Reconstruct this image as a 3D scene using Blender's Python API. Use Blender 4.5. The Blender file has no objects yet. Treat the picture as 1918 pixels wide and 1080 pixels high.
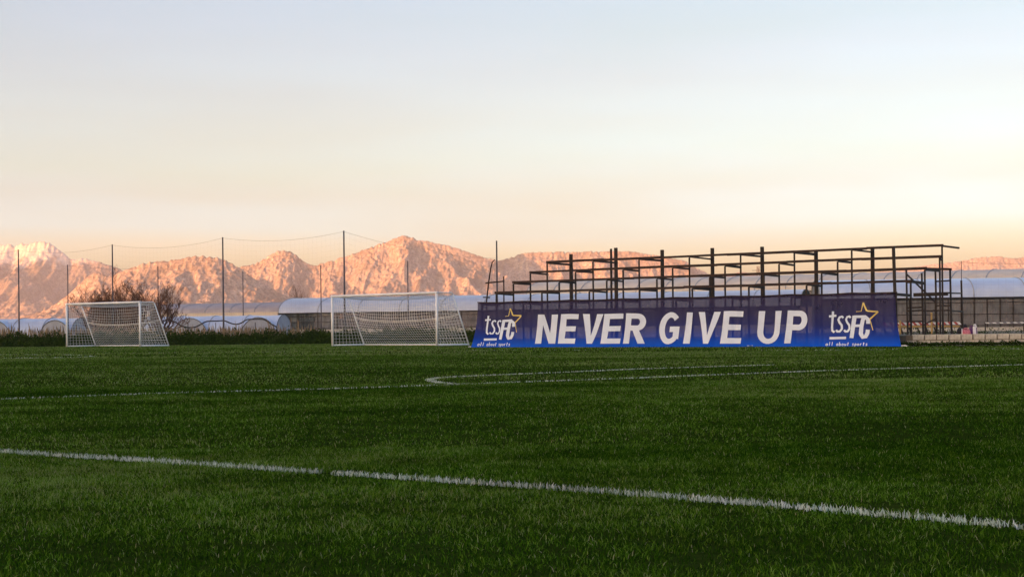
import bpy, math, random
import numpy as np
from mathutils import Vector, Matrix

S = bpy.context.scene
COL = S.collection
R = math.radians
rnd = random.Random(7)
rng = np.random.default_rng(11)

# ------------------------------------------------------------------ camera
F, CX, CY, H = 3000.0, 959.0, 618.0, 0.69          # focal length, principal point (px of a 1918 wide frame), eye height
ROLL = 0.0105
cam_d = bpy.data.cameras.new('camera')
cam = bpy.data.objects.new('camera', cam_d)
COL.objects.link(cam)
cam_d.sensor_width = 36.0
cam_d.lens = 36.0 * F / 1918.0
cam_d.shift_y = (CY - 540.0) / 1918.0
cam_d.clip_start, cam_d.clip_end = 0.1, 20000.0
cam.location = (0, 0, H)
cam.rotation_euler = (math.pi / 2, ROLL, 0)
S.camera = cam

# ------------------------------------------------------------------ sky, sun, exposure
SUN_EL = R(4.2)
SUN_AZ = math.atan2(-0.60, -0.80)                    # direction towards the sun in the ground plane: behind the camera, to the left
world = bpy.data.worlds.new('World')
S.world = world
world.use_nodes = True
wn, wl = world.node_tree.nodes, world.node_tree.links
wn.clear()
out = wn.new('ShaderNodeOutputWorld')
bg = wn.new('ShaderNodeBackground')
sky = wn.new('ShaderNodeTexSky')
sky.sky_type = 'NISHITA'
sky.sun_disc = False
sky.sun_elevation = SUN_EL
sky.sun_rotation = math.pi / 2 - SUN_AZ
sky.air_density, sky.dust_density, sky.ozone_density = 1.0, 2.8, 1.0
tc = wn.new('ShaderNodeTexCoord')
sep = wn.new('ShaderNodeSeparateXYZ')
wl.new(tc.outputs['Generated'], sep.inputs[0])
ramp = wn.new('ShaderNodeValToRGB')
ramp.color_ramp.interpolation = 'LINEAR'
TK = 2.4
stops = [(0.0, (1.22, 1.42, 2.0)), (0.046, (1.22, 1.53, 2.75)), (0.0626, (0.96, 1.42, 2.92)), (0.089, (0.87, 1.035, 1.68)), (0.106, (0.84, 0.975, 1.39)),
         (0.138, (0.825, 0.868, 1.14)), (0.165, (0.795, 0.803, 1.03)), (0.199, (0.745, 0.770, 0.94)), (0.45, (0.78, 0.79, 0.97)), (1.0, (0.78, 0.79, 0.97))]
stops = [(p, tuple(x / TK for x in c)) for p, c in stops]
el = ramp.color_ramp.elements
el[0].position, el[0].color = stops[0][0], (*stops[0][1], 1)
el[1].position, el[1].color = stops[-1][0], (*stops[-1][1], 1)
for p, c in stops[1:-1]:
    e = el.new(p); e.color = (*c, 1)
mp = wn.new('ShaderNodeMapping')
mp.inputs['Scale'].default_value = (1.0, 1.0, 7.0)
wl.new(tc.outputs['Generated'], mp.inputs[0])
nz = wn.new('ShaderNodeTexNoise')
nz.inputs['Scale'].default_value = 3.2; nz.inputs['Detail'].default_value = 5.0; nz.inputs['Roughness'].default_value = 0.45
wl.new(mp.outputs[0], nz.inputs['Vector'])
# thin high cloud: shifts the height the ramp is read at and the tone a little
ma = wn.new('ShaderNodeMath'); ma.operation = 'MULTIPLY_ADD'
ma.inputs[1].default_value = 0.13; ma.inputs[2].default_value = -0.065
wl.new(nz.outputs['Fac'], ma.inputs[0])
mb = wn.new('ShaderNodeMath'); mb.operation = 'MULTIPLY'
wl.new(ma.outputs[0], mb.inputs[0])
sm = wn.new('ShaderNodeMapRange'); sm.inputs[1].default_value = 0.03; sm.inputs[2].default_value = 0.2
sm.inputs[3].default_value = 0.15; sm.inputs[4].default_value = 1.0
wl.new(sep.outputs[2], sm.inputs[0]); wl.new(sm.outputs[0], mb.inputs[1])
ad = wn.new('ShaderNodeMath'); ad.operation = 'ADD'
wl.new(sep.outputs[2], ad.inputs[0]); wl.new(mb.outputs[0], ad.inputs[1])
wl.new(ad.outputs[0], ramp.inputs[0])
SKY = 0.14
sc1 = wn.new('ShaderNodeVectorMath'); sc1.operation = 'MULTIPLY'      # evening tone of the sky by height
sc0 = wn.new('ShaderNodeVectorMath'); sc0.operation = 'SCALE'; sc0.inputs['Scale'].default_value = TK
wl.new(ramp.outputs[0], sc0.inputs[0]); wl.new(sc0.outputs[0], sc1.inputs[0]); wl.new(sky.outputs[0], sc1.inputs[1])
wl.new(sc1.outputs[0], bg.inputs['Color'])
bg.inputs['Strength'].default_value = SKY
wl.new(bg.outputs[0], out.inputs['Surface'])

sun_d = bpy.data.lights.new('sun', 'SUN')
sun = bpy.data.objects.new('sun', sun_d)
COL.objects.link(sun)
sun_d.energy = 3.1
sun_d.angle = R(0.6)
sun_d.color = (1.0, 0.37, 0.125)
to_sun = Vector((math.cos(SUN_AZ) * math.cos(SUN_EL), math.sin(SUN_AZ) * math.cos(SUN_EL), math.sin(SUN_EL)))
sun.rotation_euler = to_sun.to_track_quat('Z', 'Y').to_euler()

S.view_settings.view_transform = 'Standard'
S.view_settings.look = 'None'
S.view_settings.exposure = 2.15
S.view_settings.gamma = 1.0
S.view_settings.use_curve_mapping = False
S.render.engine = 'CYCLES'
cy = S.cycles
cy.max_bounces = 6; cy.diffuse_bounces = 2; cy.glossy_bounces = 2; cy.transmission_bounces = 3
cy.transparent_max_bounces = 16; cy.volume_bounces = 0
cy.use_denoising = True
try:
    cy.denoiser = 'OPENIMAGEDENOISE'
    cy.denoising_input_passes = 'RGB_ALBEDO_NORMAL'
    cy.denoising_prefilter = 'ACCURATE'
except Exception:
    pass
cy.sample_clamp_indirect = 2.0

# ------------------------------------------------------------------ helpers: measuring
CR, SR = math.cos(ROLL), math.sin(ROLL)
def ray(px, py):
    dx, dy = px - CX, CY - py
    return (CR * dx + SR * dy) / F, (-SR * dx + CR * dy) / F
def at(px, py, Y):
    u, v = ray(px, py)
    return Vector((u * Y, Y, H + v * Y))
def ground_at(px, py):
    u, v = ray(px, py)
    Y = -H / v
    return Vector((u * Y, Y, 0.0))

# ------------------------------------------------------------------ helpers: meshes
ORIGIN = {}
def link(o): COL.objects.link(o); return o
def tag(o, label=None, cat=None, group=None, kind=None):
    if label: o['label'] = label
    if cat: o['category'] = cat
    if group: o['group'] = group
    if kind: o['kind'] = kind
    return o
def empty(name, loc, label, cat, group=None):
    o = bpy.data.objects.new(name, None)
    o.empty_display_size = 0.2
    o.location = loc
    link(o)
    ORIGIN[o.name] = Vector(loc)
    return tag(o, label, cat, group)

class MB:
    def __init__(s): s.v, s.f = [], []
    def add(s, vs, fs):
        n = len(s.v)
        s.v.extend([tuple(p) for p in vs]); s.f.extend([tuple(i + n for i in f) for f in fs]); return s
    def box(s, c, ax, ay, az):
        c, ax, ay, az = map(Vector, (c, ax, ay, az))
        vs = [c + ax * i + ay * j + az * k for k in (-1, 1) for j in (-1, 1) for i in (-1, 1)]
        return s.add(vs, [(0, 2, 3, 1), (4, 5, 7, 6), (0, 1, 5, 4), (2, 6, 7, 3), (0, 4, 6, 2), (1, 3, 7, 5)])
    def bar(s, a, b, w, h=None, up=(0, 0, 1)):
        a, b = Vector(a), Vector(b); h = w if h is None else h
        d = (b - a); L = d.length; d.normalize()
        u = Vector(up)
        if abs(d.dot(u)) > 0.98: u = Vector((0.6, 0.8, 0))
        x = d.cross(u).normalized(); y = x.cross(d).normalized()
        return s.box((a + b) / 2, d * L / 2, x * w / 2, y * h / 2)
    def tube(s, pts, r, n=6, cap=True):
        pts = [Vector(p) for p in pts]; N = len(pts)
        rs = r if isinstance(r, (list, tuple)) else [r] * N
        vs, fs = [], []
        ref = None
        for i, p in enumerate(pts):
            d = (pts[min(i + 1, N - 1)] - pts[max(i - 1, 0)])
            if d.length < 1e-9: d = Vector((0, 0, 1))
            d.normalize()
            if ref is None or abs(ref.dot(d)) > 0.95:
                ref = Vector((0, 0, 1)) if abs(d.z) < 0.9 else Vector((1, 0, 0))
            x = d.cross(ref).normalized(); y = d.cross(x).normalized()
            for k in range(n):
                a = 2 * math.pi * k / n
                vs.append(p + (x * math.cos(a) + y * math.sin(a)) * rs[i])
        for i in range(N - 1):
            for k in range(n):
                k2 = (k + 1) % n
                fs.append((i * n + k, i * n + k2, (i + 1) * n + k2, (i + 1) * n + k))
        if cap and n > 2:
            fs.append(tuple(range(n - 1, -1, -1))); fs.append(tuple((N - 1) * n + k for k in range(n)))
        return s.add(vs, fs)
    def grid(s, P):                                   # P: rows of points
        nr, nc = len(P), len(P[0])
        return s.add([p for row in P for p in row],
                     [(i * nc + j, i * nc + j + 1, (i + 1) * nc + j + 1, (i + 1) * nc + j) for i in range(nr - 1) for j in range(nc - 1)])
    def build(s, name, mat, parent=None, smooth=False):
        org = world_loc(parent) if parent else Vector((0, 0, 0))
        me = bpy.data.meshes.new(name)
        me.from_pydata([(x - org.x, y - org.y, z - org.z) for x, y, z in s.v], [], s.f)
        if smooth: me.polygons.foreach_set('use_smooth', [True] * len(me.polygons))
        me.materials.append(mat)
        o = bpy.data.objects.new(name, me)
        if parent: o.parent = parent
        return link(o)
def world_loc(o):
    p = Vector(o.location)
    while o.parent:
        o = o.parent; p = p + Vector(o.location)
    return p
def np_mesh(name, verts, faces_flat, nper, mat, attr=None, smooth=False):
    """fast mesh: verts (n,3); faces_flat index array; nper corners per face (int or array)"""
    me = bpy.data.meshes.new(name)
    nf = len(nper)
    me.vertices.add(len(verts)); me.vertices.foreach_set('co', verts.astype(np.float32).ravel())
    me.loops.add(len(faces_flat)); me.loops.foreach_set('vertex_index', faces_flat.astype(np.int32))
    me.polygons.add(nf)
    st = np.zeros(nf, np.int32); st[1:] = np.cumsum(nper)[:-1]
    me.polygons.foreach_set('loop_start', st)
    if smooth: me.polygons.foreach_set('use_smooth', np.ones(nf, bool))
    if attr is not None:
        a = me.attributes.new('tint', 'FLOAT', 'POINT'); a.data.foreach_set('value', attr.astype(np.float32))
    me.update(calc_edges=True)
    me.materials.append(mat)
    return link(bpy.data.objects.new(name, me))

# ------------------------------------------------------------------ helpers: materials
class Mat:
    def __init__(s, name):
        s.m = bpy.data.materials.new(name); s.m.use_nodes = True
        s.n, s.l = s.m.node_tree.nodes, s.m.node_tree.links
        s.p = s.n['Principled BSDF']; s.out = s.n['Material Output']
    def node(s, t, **kw):
        x = s.n.new('ShaderNode' + t)
        for k, v in kw.items(): setattr(x, k, v)
        return x
    def coords(s, scale=(1, 1, 1), kind='Object'):
        t = s.node('TexCoord'); m = s.node('Mapping'); m.inputs['Scale'].default_value = scale
        s.l.new(t.outputs[kind], m.inputs[0]); return m.outputs[0]
    def noise(s, scale, detail=4, rough=0.55, vec=None):
        x = s.node('TexNoise'); x.inputs['Scale'].default_value = scale; x.inputs['Detail'].default_value = detail
        x.inputs['Roughness'].default_value = rough
        s.l.new(vec if vec is not None else s.coords(), x.inputs['Vector']); return x.outputs['Fac']
    def ramp(s, fac, stops, interp='LINEAR'):
        x = s.node('ValToRGB'); e = x.color_ramp.elements; x.color_ramp.interpolation = interp
        while len(e) < len(stops): e.new(0.5)
        for k, (p, c) in enumerate(stops): e[k].position = p; e[k].color = (*c, 1) if len(c) == 3 else c
        s.l.new(fac, x.inputs[0]); return x.outputs[0]
    def mix(s, fac, a, b, mode='MIX'):
        x = s.node('Mix', data_type='RGBA', blend_type=mode)
        for sock, val in ((x.inputs[0], fac), (x.inputs[6], a), (x.inputs[7], b)):
            if hasattr(val, 'is_linked') or isinstance(val, bpy.types.NodeSocket): s.l.new(val, sock)
            elif isinstance(val, (int, float)): sock.default_value = val
            else: sock.default_value = (*val, 1)
        return x.outputs[2]
    def bump(s, h, strength=0.3, dist=0.02):
        b = s.node('Bump'); b.inputs['Strength'].default_value = strength; b.inputs['Distance'].default_value = dist
        s.l.new(h, b.inputs['Height']); s.l.new(b.outputs[0], s.p.inputs['Normal'])
    def color(s, c):
        if isinstance(c, bpy.types.NodeSocket): s.l.new(c, s.p.inputs['Base Color'])
        else: s.p.inputs['Base Color'].default_value = (*c, 1)
    def set(s, rough=0.6, metal=0.0, spec=0.4):
        s.p.inputs['Roughness'].default_value = rough; s.p.inputs['Metallic'].default_value = metal
        s.p.inputs['Specular IOR Level'].default_value = spec
        return s
def plain(name, a, b, scale=3.0, rough=0.6, metal=0.0, bump=0.0, spec=0.4, detail=5):
    m = Mat(name)
    f = m.noise(scale, detail)
    m.color(m.ramp(f, [(0.3, a), (0.7, b)]))
    m.set(rough, metal, spec)
    if bump: m.bump(m.noise(scale * 6, 4), bump, 0.01)
    return m.m

M = {}
M['white_paint'] = plain('white_paint', (0.86, 0.86, 0.86), (0.90, 0.90, 0.90), 4, 0.4)
M['net_cord'] = plain('net_cord', (0.80, 0.77, 0.70), (0.87, 0.84, 0.78), 8, 0.9)
M['dark_steel'] = plain('dark_steel', (0.010, 0.008, 0.008), (0.030, 0.018, 0.014), 5, 0.65, 0.2, 0.2)
M['rust_steel'] = plain('rust_steel', (0.014, 0.009, 0.008), (0.048, 0.023, 0.016), 7, 0.75, 0.1, 0.2)
M['wood_post'] = plain('wood_post', (0.014, 0.011, 0.009), (0.040, 0.028, 0.020), 6, 0.85, 0, 0.3)
M['pole_steel'] = plain('pole_steel', (0.05, 0.045, 0.055), (0.10, 0.085, 0.09), 2, 0.5, 0.3)
M['pale_pole'] = plain('pale_pole', (0.30, 0.29, 0.30), (0.42, 0.41, 0.41), 3, 0.5)
M['fence_cord'] = plain('fence_cord', (0.22, 0.19, 0.16), (0.30, 0.26, 0.22), 3, 0.9)
M['plastic_film'] = plain('plastic_film', (0.44, 0.47, 0.56), (0.56, 0.59, 0.67), 0.6, 0.32, 0, 0.12, 0.6)
M['blue_film'] = plain('blue_film', (0.46, 0.52, 0.66), (0.60, 0.66, 0.78), 0.8, 0.30, 0, 0.15, 0.6)
M['dusty_film'] = plain('dusty_film', (0.34, 0.29, 0.30), (0.44, 0.38, 0.38), 0.7, 0.6)
M['cream_film'] = plain('cream_film', (0.60, 0.50, 0.40), (0.74, 0.63, 0.51), 0.6, 0.6)
M['cream_band'] = plain('cream_band', (0.66, 0.54, 0.42), (0.74, 0.62, 0.50), 0.6, 0.7)
M['concrete'] = plain('concrete', (0.42, 0.38, 0.33), (0.58, 0.54, 0.47), 1.5, 0.9, 0, 0.3)
M['block_stone'] = plain('block_stone', (0.50, 0.42, 0.32), (0.74, 0.66, 0.53), 9, 0.95, 0, 0.5)
M['mortar'] = plain('mortar', (0.16, 0.12, 0.08), (0.24, 0.18, 0.12), 12, 0.95)
M['bark'] = plain('bark', (0.055, 0.033, 0.024), (0.11, 0.065, 0.045), 6, 0.9)
M['twig'] = plain('twig', (0.12, 0.058, 0.034), (0.21, 0.105, 0.06), 3, 0.9)
M['black_hose'] = plain('black_hose', (0.012, 0.012, 0.013), (0.03, 0.028, 0.028), 4, 0.6)
M['yellow_wood'] = plain('yellow_wood', (0.36, 0.22, 0.07), (0.50, 0.32, 0.11), 5, 0.7)
M['tape_red'] = plain('tape_red', (0.38, 0.06, 0.05), (0.46, 0.09, 0.07), 4, 0.6)
M['tape_white'] = plain('tape_white', (0.72, 0.70, 0.68), (0.8, 0.78, 0.76), 4, 0.6)
M['black_cloth'] = plain('black_cloth', (0.012, 0.011, 0.014), (0.03, 0.026, 0.032), 8, 0.85)
M['pink_cloth'] = plain('pink_cloth', (0.48, 0.08, 0.13), (0.70, 0.28, 0.30), 22, 0.8)
M['purple_cloth'] = plain('purple_cloth', (0.10, 0.025, 0.12), (0.18, 0.05, 0.20), 8, 0.8)
M['paper_white'] = plain('paper_white', (0.78, 0.78, 0.80), (0.85, 0.85, 0.86), 6, 0.7)
M['print_white'] = plain('print_white', (0.66, 0.73, 0.85), (0.76, 0.83, 0.94), 1.6, 0.75)
M['print_gold'] = plain('print_gold', (0.62, 0.44, 0.09), (0.86, 0.70, 0.26), 2.5, 0.6)
M['grey_net'] = plain('grey_net', (0.16, 0.16, 0.17), (0.26, 0.26, 0.27), 2.0, 0.9)
M['reed'] = plain('reed', (0.17, 0.115, 0.062), (0.31, 0.225, 0.135), 0.8, 0.95)

def leaf_material(name, dark, mid, light, dry, trans=0.28):
    m = Mat(name)
    a = m.node('Attribute', attribute_name='tint')
    c = m.ramp(a.outputs['Fac'], [(0.0, dark), (0.45, mid), (0.82, light), (0.97, dry)])
    f = m.noise(1.1, 5, 0.6)
    c = m.mix(m.ramp(f, [(0.35, (0, 0, 0)), (0.68, (1, 1, 1))]), c, m.mix(1.0, c, (0.74, 0.66, 0.72), 'MULTIPLY'))
    m.color(c); m.set(0.7, 0, 0.0)
    t = m.node('BsdfTranslucent'); m.l.new(c, t.inputs[0])
    x = m.node('MixShader'); x.inputs[0].default_value = trans
    m.l.new(m.p.outputs[0], x.inputs[1]); m.l.new(t.outputs[0], x.inputs[2]); m.l.new(x.outputs[0], m.out.inputs[0])
    return m.m
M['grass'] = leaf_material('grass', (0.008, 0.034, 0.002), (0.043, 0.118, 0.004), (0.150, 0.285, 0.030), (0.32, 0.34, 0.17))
M['weed_leaf'] = leaf_material('weed_leaf', (0.012, 0.024, 0.004), (0.032, 0.058, 0.009), (0.075, 0.115, 0.020), (0.17, 0.18, 0.06))
M['white_blade'] = leaf_material('white_blade', (0.14, 0.22, 0.11), (0.46, 0.56, 0.46), (0.66, 0.74, 0.68), (0.82, 0.87, 0.84), 0.15)

def net_wall_material():
    m = Mat('shade_net')
    v = m.coords((1, 1, 1))
    w = m.noise(1.6, 6, 0.6, m.coords((1.5, 1.5, 0.4)))
    m.color(m.ramp(w, [(0.25, (0.035, 0.040, 0.042)), (0.5, (0.095, 0.105, 0.108)), (0.8, (0.20, 0.215, 0.22))]))
    m.set(0.9, 0, 0.1)
    t = m.node('BsdfTransparent'); x = m.node('MixShader')
    m.l.new(m.ramp(m.noise(0.9, 4), [(0.3, (0.12,) * 3), (0.7, (0.34,) * 3)]), x.inputs[0])
    m.l.new(m.p.outputs[0], x.inputs[1]); m.l.new(t.outputs[0], x.inputs[2]); m.l.new(x.outputs[0], m.out.inputs[0])
    return m.m
M['shade_net'] = net_wall_material()

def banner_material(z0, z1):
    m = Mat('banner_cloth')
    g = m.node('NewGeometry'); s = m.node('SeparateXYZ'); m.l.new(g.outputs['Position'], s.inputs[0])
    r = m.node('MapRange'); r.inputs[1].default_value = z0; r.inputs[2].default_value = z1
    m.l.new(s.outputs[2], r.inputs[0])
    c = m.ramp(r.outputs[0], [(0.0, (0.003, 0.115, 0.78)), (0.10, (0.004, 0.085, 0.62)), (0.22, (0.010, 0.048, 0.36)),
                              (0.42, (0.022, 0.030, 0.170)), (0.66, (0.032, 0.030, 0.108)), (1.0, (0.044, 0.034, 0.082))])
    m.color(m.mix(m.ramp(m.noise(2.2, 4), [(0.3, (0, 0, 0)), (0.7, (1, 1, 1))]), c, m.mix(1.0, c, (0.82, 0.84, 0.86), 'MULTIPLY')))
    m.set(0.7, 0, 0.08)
    m.bump(m.noise(1.6, 3, 0.5), 0.35, 0.05)
    t = m.node('BsdfTransparent'); x = m.node('MixShader'); x.inputs[0].default_value = 0.14
    m.l.new(m.p.outputs[0], x.inputs[1]); m.l.new(t.outputs[0], x.inputs[2]); m.l.new(x.outputs[0], m.out.inputs[0])
    return m.m
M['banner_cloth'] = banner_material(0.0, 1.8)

def rock_material(name, rock_a, rock_b, scrub, snow_line=None):
    m = Mat(name)
    n1 = m.noise(0.055, 8, 0.7); n2 = m.noise(0.010, 5, 0.6); n3 = m.noise(0.16, 4, 0.7)
    rock = m.ramp(n1, [(0.36, rock_a), (0.62, rock_b)])
    c = m.mix(m.ramp(n3, [(0.50, (0, 0, 0)), (0.60, (0.8, 0.8, 0.8))]), rock, scrub)          # bushes dotted over the rock
    c = m.mix(m.ramp(n2, [(0.46, (0, 0, 0)), (0.64, (0.62, 0.62, 0.62))]), c, scrub)
    if snow_line:
        g = m.node('NewGeometry'); s = m.node('SeparateXYZ'); m.l.new(g.outputs['Position'], s.inputs[0])
        a = m.node('Math', operation='MULTIPLY_ADD'); m.l.new(m.noise(0.02, 7, 0.7), a.inputs[0])
        a.inputs[1].default_value = 170.0; m.l.new(s.outputs[2], a.inputs[2])
        r = m.node('MapRange'); r.inputs[1].default_value = snow_line + 70; r.inputs[2].default_value = snow_line + 100
        m.l.new(a.outputs[0], r.inputs[0])
        c = m.mix(r.outputs[0], c, (0.74, 0.70, 0.64))
    m.color(c); m.set(1.0, 0, 0.0)
    m.bump(n1, 0.7, 5.0)
    return m.m
M['rock'] = rock_material('rock', (0.32, 0.235, 0.18), (0.60, 0.48, 0.38), (0.17, 0.125, 0.085))
M['snow_rock'] = rock_material('snow_rock', (0.26, 0.20, 0.165), (0.46, 0.37, 0.31), (0.14, 0.115, 0.09), 255)
M['hill_scrub'] = plain('hill_scrub', (0.05, 0.055, 0.03), (0.12, 0.11, 0.06), 0.03, 0.95)

def soil_material():
    m = Mat('pitch_turf')
    n = m.noise(0.5, 6, 0.6); k = m.noise(14, 5, 0.7)
    c = m.ramp(k, [(0.25, (0.016, 0.030, 0.004)), (0.75, (0.042, 0.066, 0.010))])
    m.color(m.mix(m.ramp(n, [(0.35, (0, 0, 0)), (0.7, (1, 1, 1))]), c, m.mix(1.0, c, (0.75, 0.78, 0.7), 'MULTIPLY')))
    m.set(1.0, 0, 0.0); m.bump(k, 0.8, 0.03)
    return m.m
M['turf'] = soil_material()
M['field'] = plain('field', (0.055, 0.060, 0.022), (0.14, 0.115, 0.06), 0.08, 0.95)
M['line_paint'] = plain('line_paint', (0.30, 0.36, 0.27), (0.58, 0.64, 0.56), 18, 0.9)
M['terrace_soil'] = plain('terrace_soil', (0.10, 0.085, 0.05), (0.20, 0.17, 0.11), 1.2, 0.95, 0, 0.4)

# ------------------------------------------------------------------ noise
def _hash(ix, iy, seed):
    h = (ix.astype(np.int64) * 374761393 + iy.astype(np.int64) * 668265263 + seed * 1274126177) & 0xFFFFFFFF
    h = ((h ^ (h >> 13)) * 1274126177) & 0xFFFFFFFF
    return h ^ (h >> 16)
def perlin(x, y, seed=0):
    x0, y0 = np.floor(x), np.floor(y); fx, fy = x - x0, y - y0
    u, v = fx * fx * fx * (fx * (fx * 6 - 15) + 10), fy * fy * fy * (fy * (fy * 6 - 15) + 10)
    def g(ox, oy):
        a = _hash(x0 + ox, y0 + oy, seed) / 4294967296.0 * 2 * np.pi
        return np.cos(a) * (fx - ox) + np.sin(a) * (fy - oy)
    a, b, c, d = g(0, 0), g(1, 0), g(0, 1), g(1, 1)
    return 1.5 * ((a + (b - a) * u) + ((c + (d - c) * u) - (a + (b - a) * u)) * v)
def fbm(x, y, seed=0, o=5, gain=0.5, lac=2.03):
    s, a, t = 0.0, 1.0, 0.0
    for k in range(o):
        s = s + a * perlin(x, y, seed + k * 17); t += a; x, y, a = x * lac + 3.1, y * lac + 1.7, a * gain
    return s / t
def ridged(x, y, seed=0, o=5, gain=0.55):
    s, a, t, w = 0.0, 1.0, 0.0, 1.0
    for k in range(o):
        n = (1 - np.abs(perlin(x, y, seed + k * 31))) ** 2 * w
        s = s + a * n; t += a; w = np.clip(n * 1.6, 0, 1); x, y, a = x * 2.07 + 1.3, y * 2.07 + 4.1, a * gain
    return s / t

# ------------------------------------------------------------------ ground, pitch, hills
def sheet(name, x0, x1, y0, y1, z, mat, label):
    m = MB(); m.add([(x0, y0, z), (x1, y0, z), (x1, y1, z), (x0, y1, z)], [(0, 1, 2, 3)])
    o = m.build(name, mat); return tag(o, label, None, None, 'structure')
sheet('ground', -3900, 3900, -2300, 7500, -0.006, M['field'], 'flat dull field stretching to the foot of the mountains')
sheet('pitch', -60, 60, -12, 94, 0.0, M['turf'], 'mown green football pitch in evening shade')

def mountain(name, label, mat, Y, W, prof, dx, dy, seed, amp, spur=0.45, back=0.5, base=-4.0, clip=True):
    """a range at distance Y: skyline `prof` (picture points) turned into metres along the range; W = depth of its near flank"""
    P = [at(a, b, Y) for a, b in prof]
    xs = np.array([p.x for p in P]); zs = np.array([p.z for p in P])
    X = np.arange(xs[0], xs[-1] + dx, dx); yy = np.arange(Y - W, Y + W * back + dy, dy)
    gx, gy = np.meshgrid(X, yy)
    t = (gy - (Y - W)) / W
    up = np.clip(t, 0, 1); dn = np.clip((t - 1) / back, 0, 1)
    sc = W / 420.0
    wx = gx + 70 * sc * fbm(gx / (170 * sc), gy / (170 * sc), seed + 3, 3) * (1 - up ** 3)
    base_h = np.interp(wx, xs, zs)
    sh = 0.62 * up + 0.38 * up ** 2.2
    sp = 0.62 * ridged(gx / (170 * sc) + 0.45 * gy / (170 * sc), gy / (420 * sc), seed, 3, 0.5) + 0.38 * ridged(gx / (64 * sc) - 0.20 * gy / (64 * sc), gy / (240 * sc), seed + 7, 4, 0.5)
    h = base_h * sh * (1 - spur * (1 - sp) * np.clip(1.15 - up ** 5, 0, 1) * 1.45)
    h = np.where(t > 1, base_h * (1 - dn ** 1.5), h)
    k = np.clip(up * 4, 0, 1) * (0.25 + 0.75 * np.clip(1.1 - up ** 6, 0, 1))
    h = h + amp * k * (0.7 * (ridged(gx / 70, gy / 110, seed + 50, 4) - 0.42) + 0.55 * fbm(gx / 22, gy / 24, seed + 80, 4))
    h = h + amp * 0.62 * (ridged(gx / 16, gy / 19, seed + 90, 3) - 0.45) * np.clip(up * 3, 0, 1)
    h = np.maximum(h, base)
    v = np.stack([gx, gy, h], -1).reshape(-1, 3)
    nr, nc = gx.shape
    i = (np.arange(nr - 1)[:, None] * nc + np.arange(nc - 1)[None, :]).ravel()
    f = np.stack([i, i + 1, i + nc + 1, i + nc], 1).ravel()
    o = np_mesh(name, v, f, np.full(len(i), 4), mat, smooth=True)
    return tag(o, label, None, None, 'structure')

mountain('mountain', 'highest snowy mountain at the far left, glowing yellow at its top', M['snow_rock'], 5600, 900,
         [(-420, 560), (-330, 520), (-240, 480), (-160, 470), (-90, 462), (-30, 468), (0, 460), (14, 458), (26, 462), (40, 457), (52, 459), (66, 452.5), (80, 452), (92, 456), (102, 463),
          (112, 470), (122, 478), (131, 486), (141, 488), (152, 484), (161, 485), (171, 489), (186, 491), (201, 495), (216, 501), (228, 508),
          (245, 516), (280, 530), (330, 548), (390, 575), (430, 600)], 3.6, 5.0, 5, 15, 0.5, 0.4)
mountain('mountain', 'rounded rocky orange mountain behind the left goal', M['rock'], 3400, 430,
         [(-40, 610), (10, 600), (60, 590), (105, 570), (130, 551), (150, 532), (166, 517), (178, 512), (187, 511), (198, 516), (210, 518), (222, 512), (235, 506),
          (251, 500), (269, 494), (290, 491), (315, 490), (340, 485), (360, 481), (380, 480), (400, 483), (415, 485), (427, 490), (440, 497),
          (455, 507), (470, 520), (495, 536), (530, 553), (570, 575), (620, 600)], 1.7, 2.4, 21, 9.5, 0.42, 0.5)
mountain('mountain', 'pointed rocky mountain and long ridge behind the right goal', M['rock'], 4300, 620,
         [(380, 560), (410, 530), (432, 512), (445, 503), (456, 499), (466, 497), (476, 496), (490, 487), (505, 479), (520, 472), (532, 469.5), (545, 471), (555, 478), (565, 489),
          (575, 495), (587, 498), (600, 495), (615, 490), (628, 488), (640, 483), (655, 479), (670, 472), (690, 465), (705, 460), (720, 455),
          (735, 448), (746, 443), (760, 442), (771, 445), (781, 449), (800, 456), (820, 466), (842, 474), (868, 484), (900, 496), (940, 512), (985, 535), (1030, 560), (1080, 595)],
         2.0, 2.8, 33, 11, 0.46, 0.5)
mountain('mountain', 'darker mountain shoulder sloping down behind the peak above the right goal', M['rock'], 5400, 700,
         [(640, 560), (700, 500), (745, 466), (775, 451), (792, 451.5), (812, 455), (832, 459), (852, 464), (870, 470), (888, 477), (905, 482), (925, 487),
          (945, 490), (970, 492), (1000, 496), (1050, 520), (1100, 560)], 3.0, 4.2, 47, 12, 0.4, 0.5)
mountain('mountain', 'flat topped orange mountain behind the scaffold stand', M['rock'], 4500, 560,
         [(840, 560), (880, 525), (910, 502), (928, 491), (942, 487), (956, 484), (970, 477), (985, 474), (1001, 474), (1040, 472), (1080, 473), (1115, 471), (1140, 472), (1172, 472), (1192, 473),
          (1215, 477), (1241, 481), (1262, 485), (1282, 489), (1297, 498), (1312, 506), (1330, 516), (1360, 530), (1400, 550), (1450, 590)],
         2.0, 2.8, 61, 10, 0.42, 0.5)
mountain('mountain', 'low distant orange hills beyond the greenhouse at the right edge', M['rock'], 6300, 800,
         [(1280, 590), (1330, 535), (1368, 514), (1390, 509), (1412, 514), (1450, 522), (1520, 522), (1600, 516), (1680, 506), (1745, 496), (1790, 491), (1828, 484), (1850, 481), (1870, 480), (1892, 484), (1918, 482), (1960, 478),
          (2020, 486), (2090, 498), (2180, 540), (2260, 590)], 3.6, 5.2, 77, 12, 0.4, 0.5)

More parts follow.
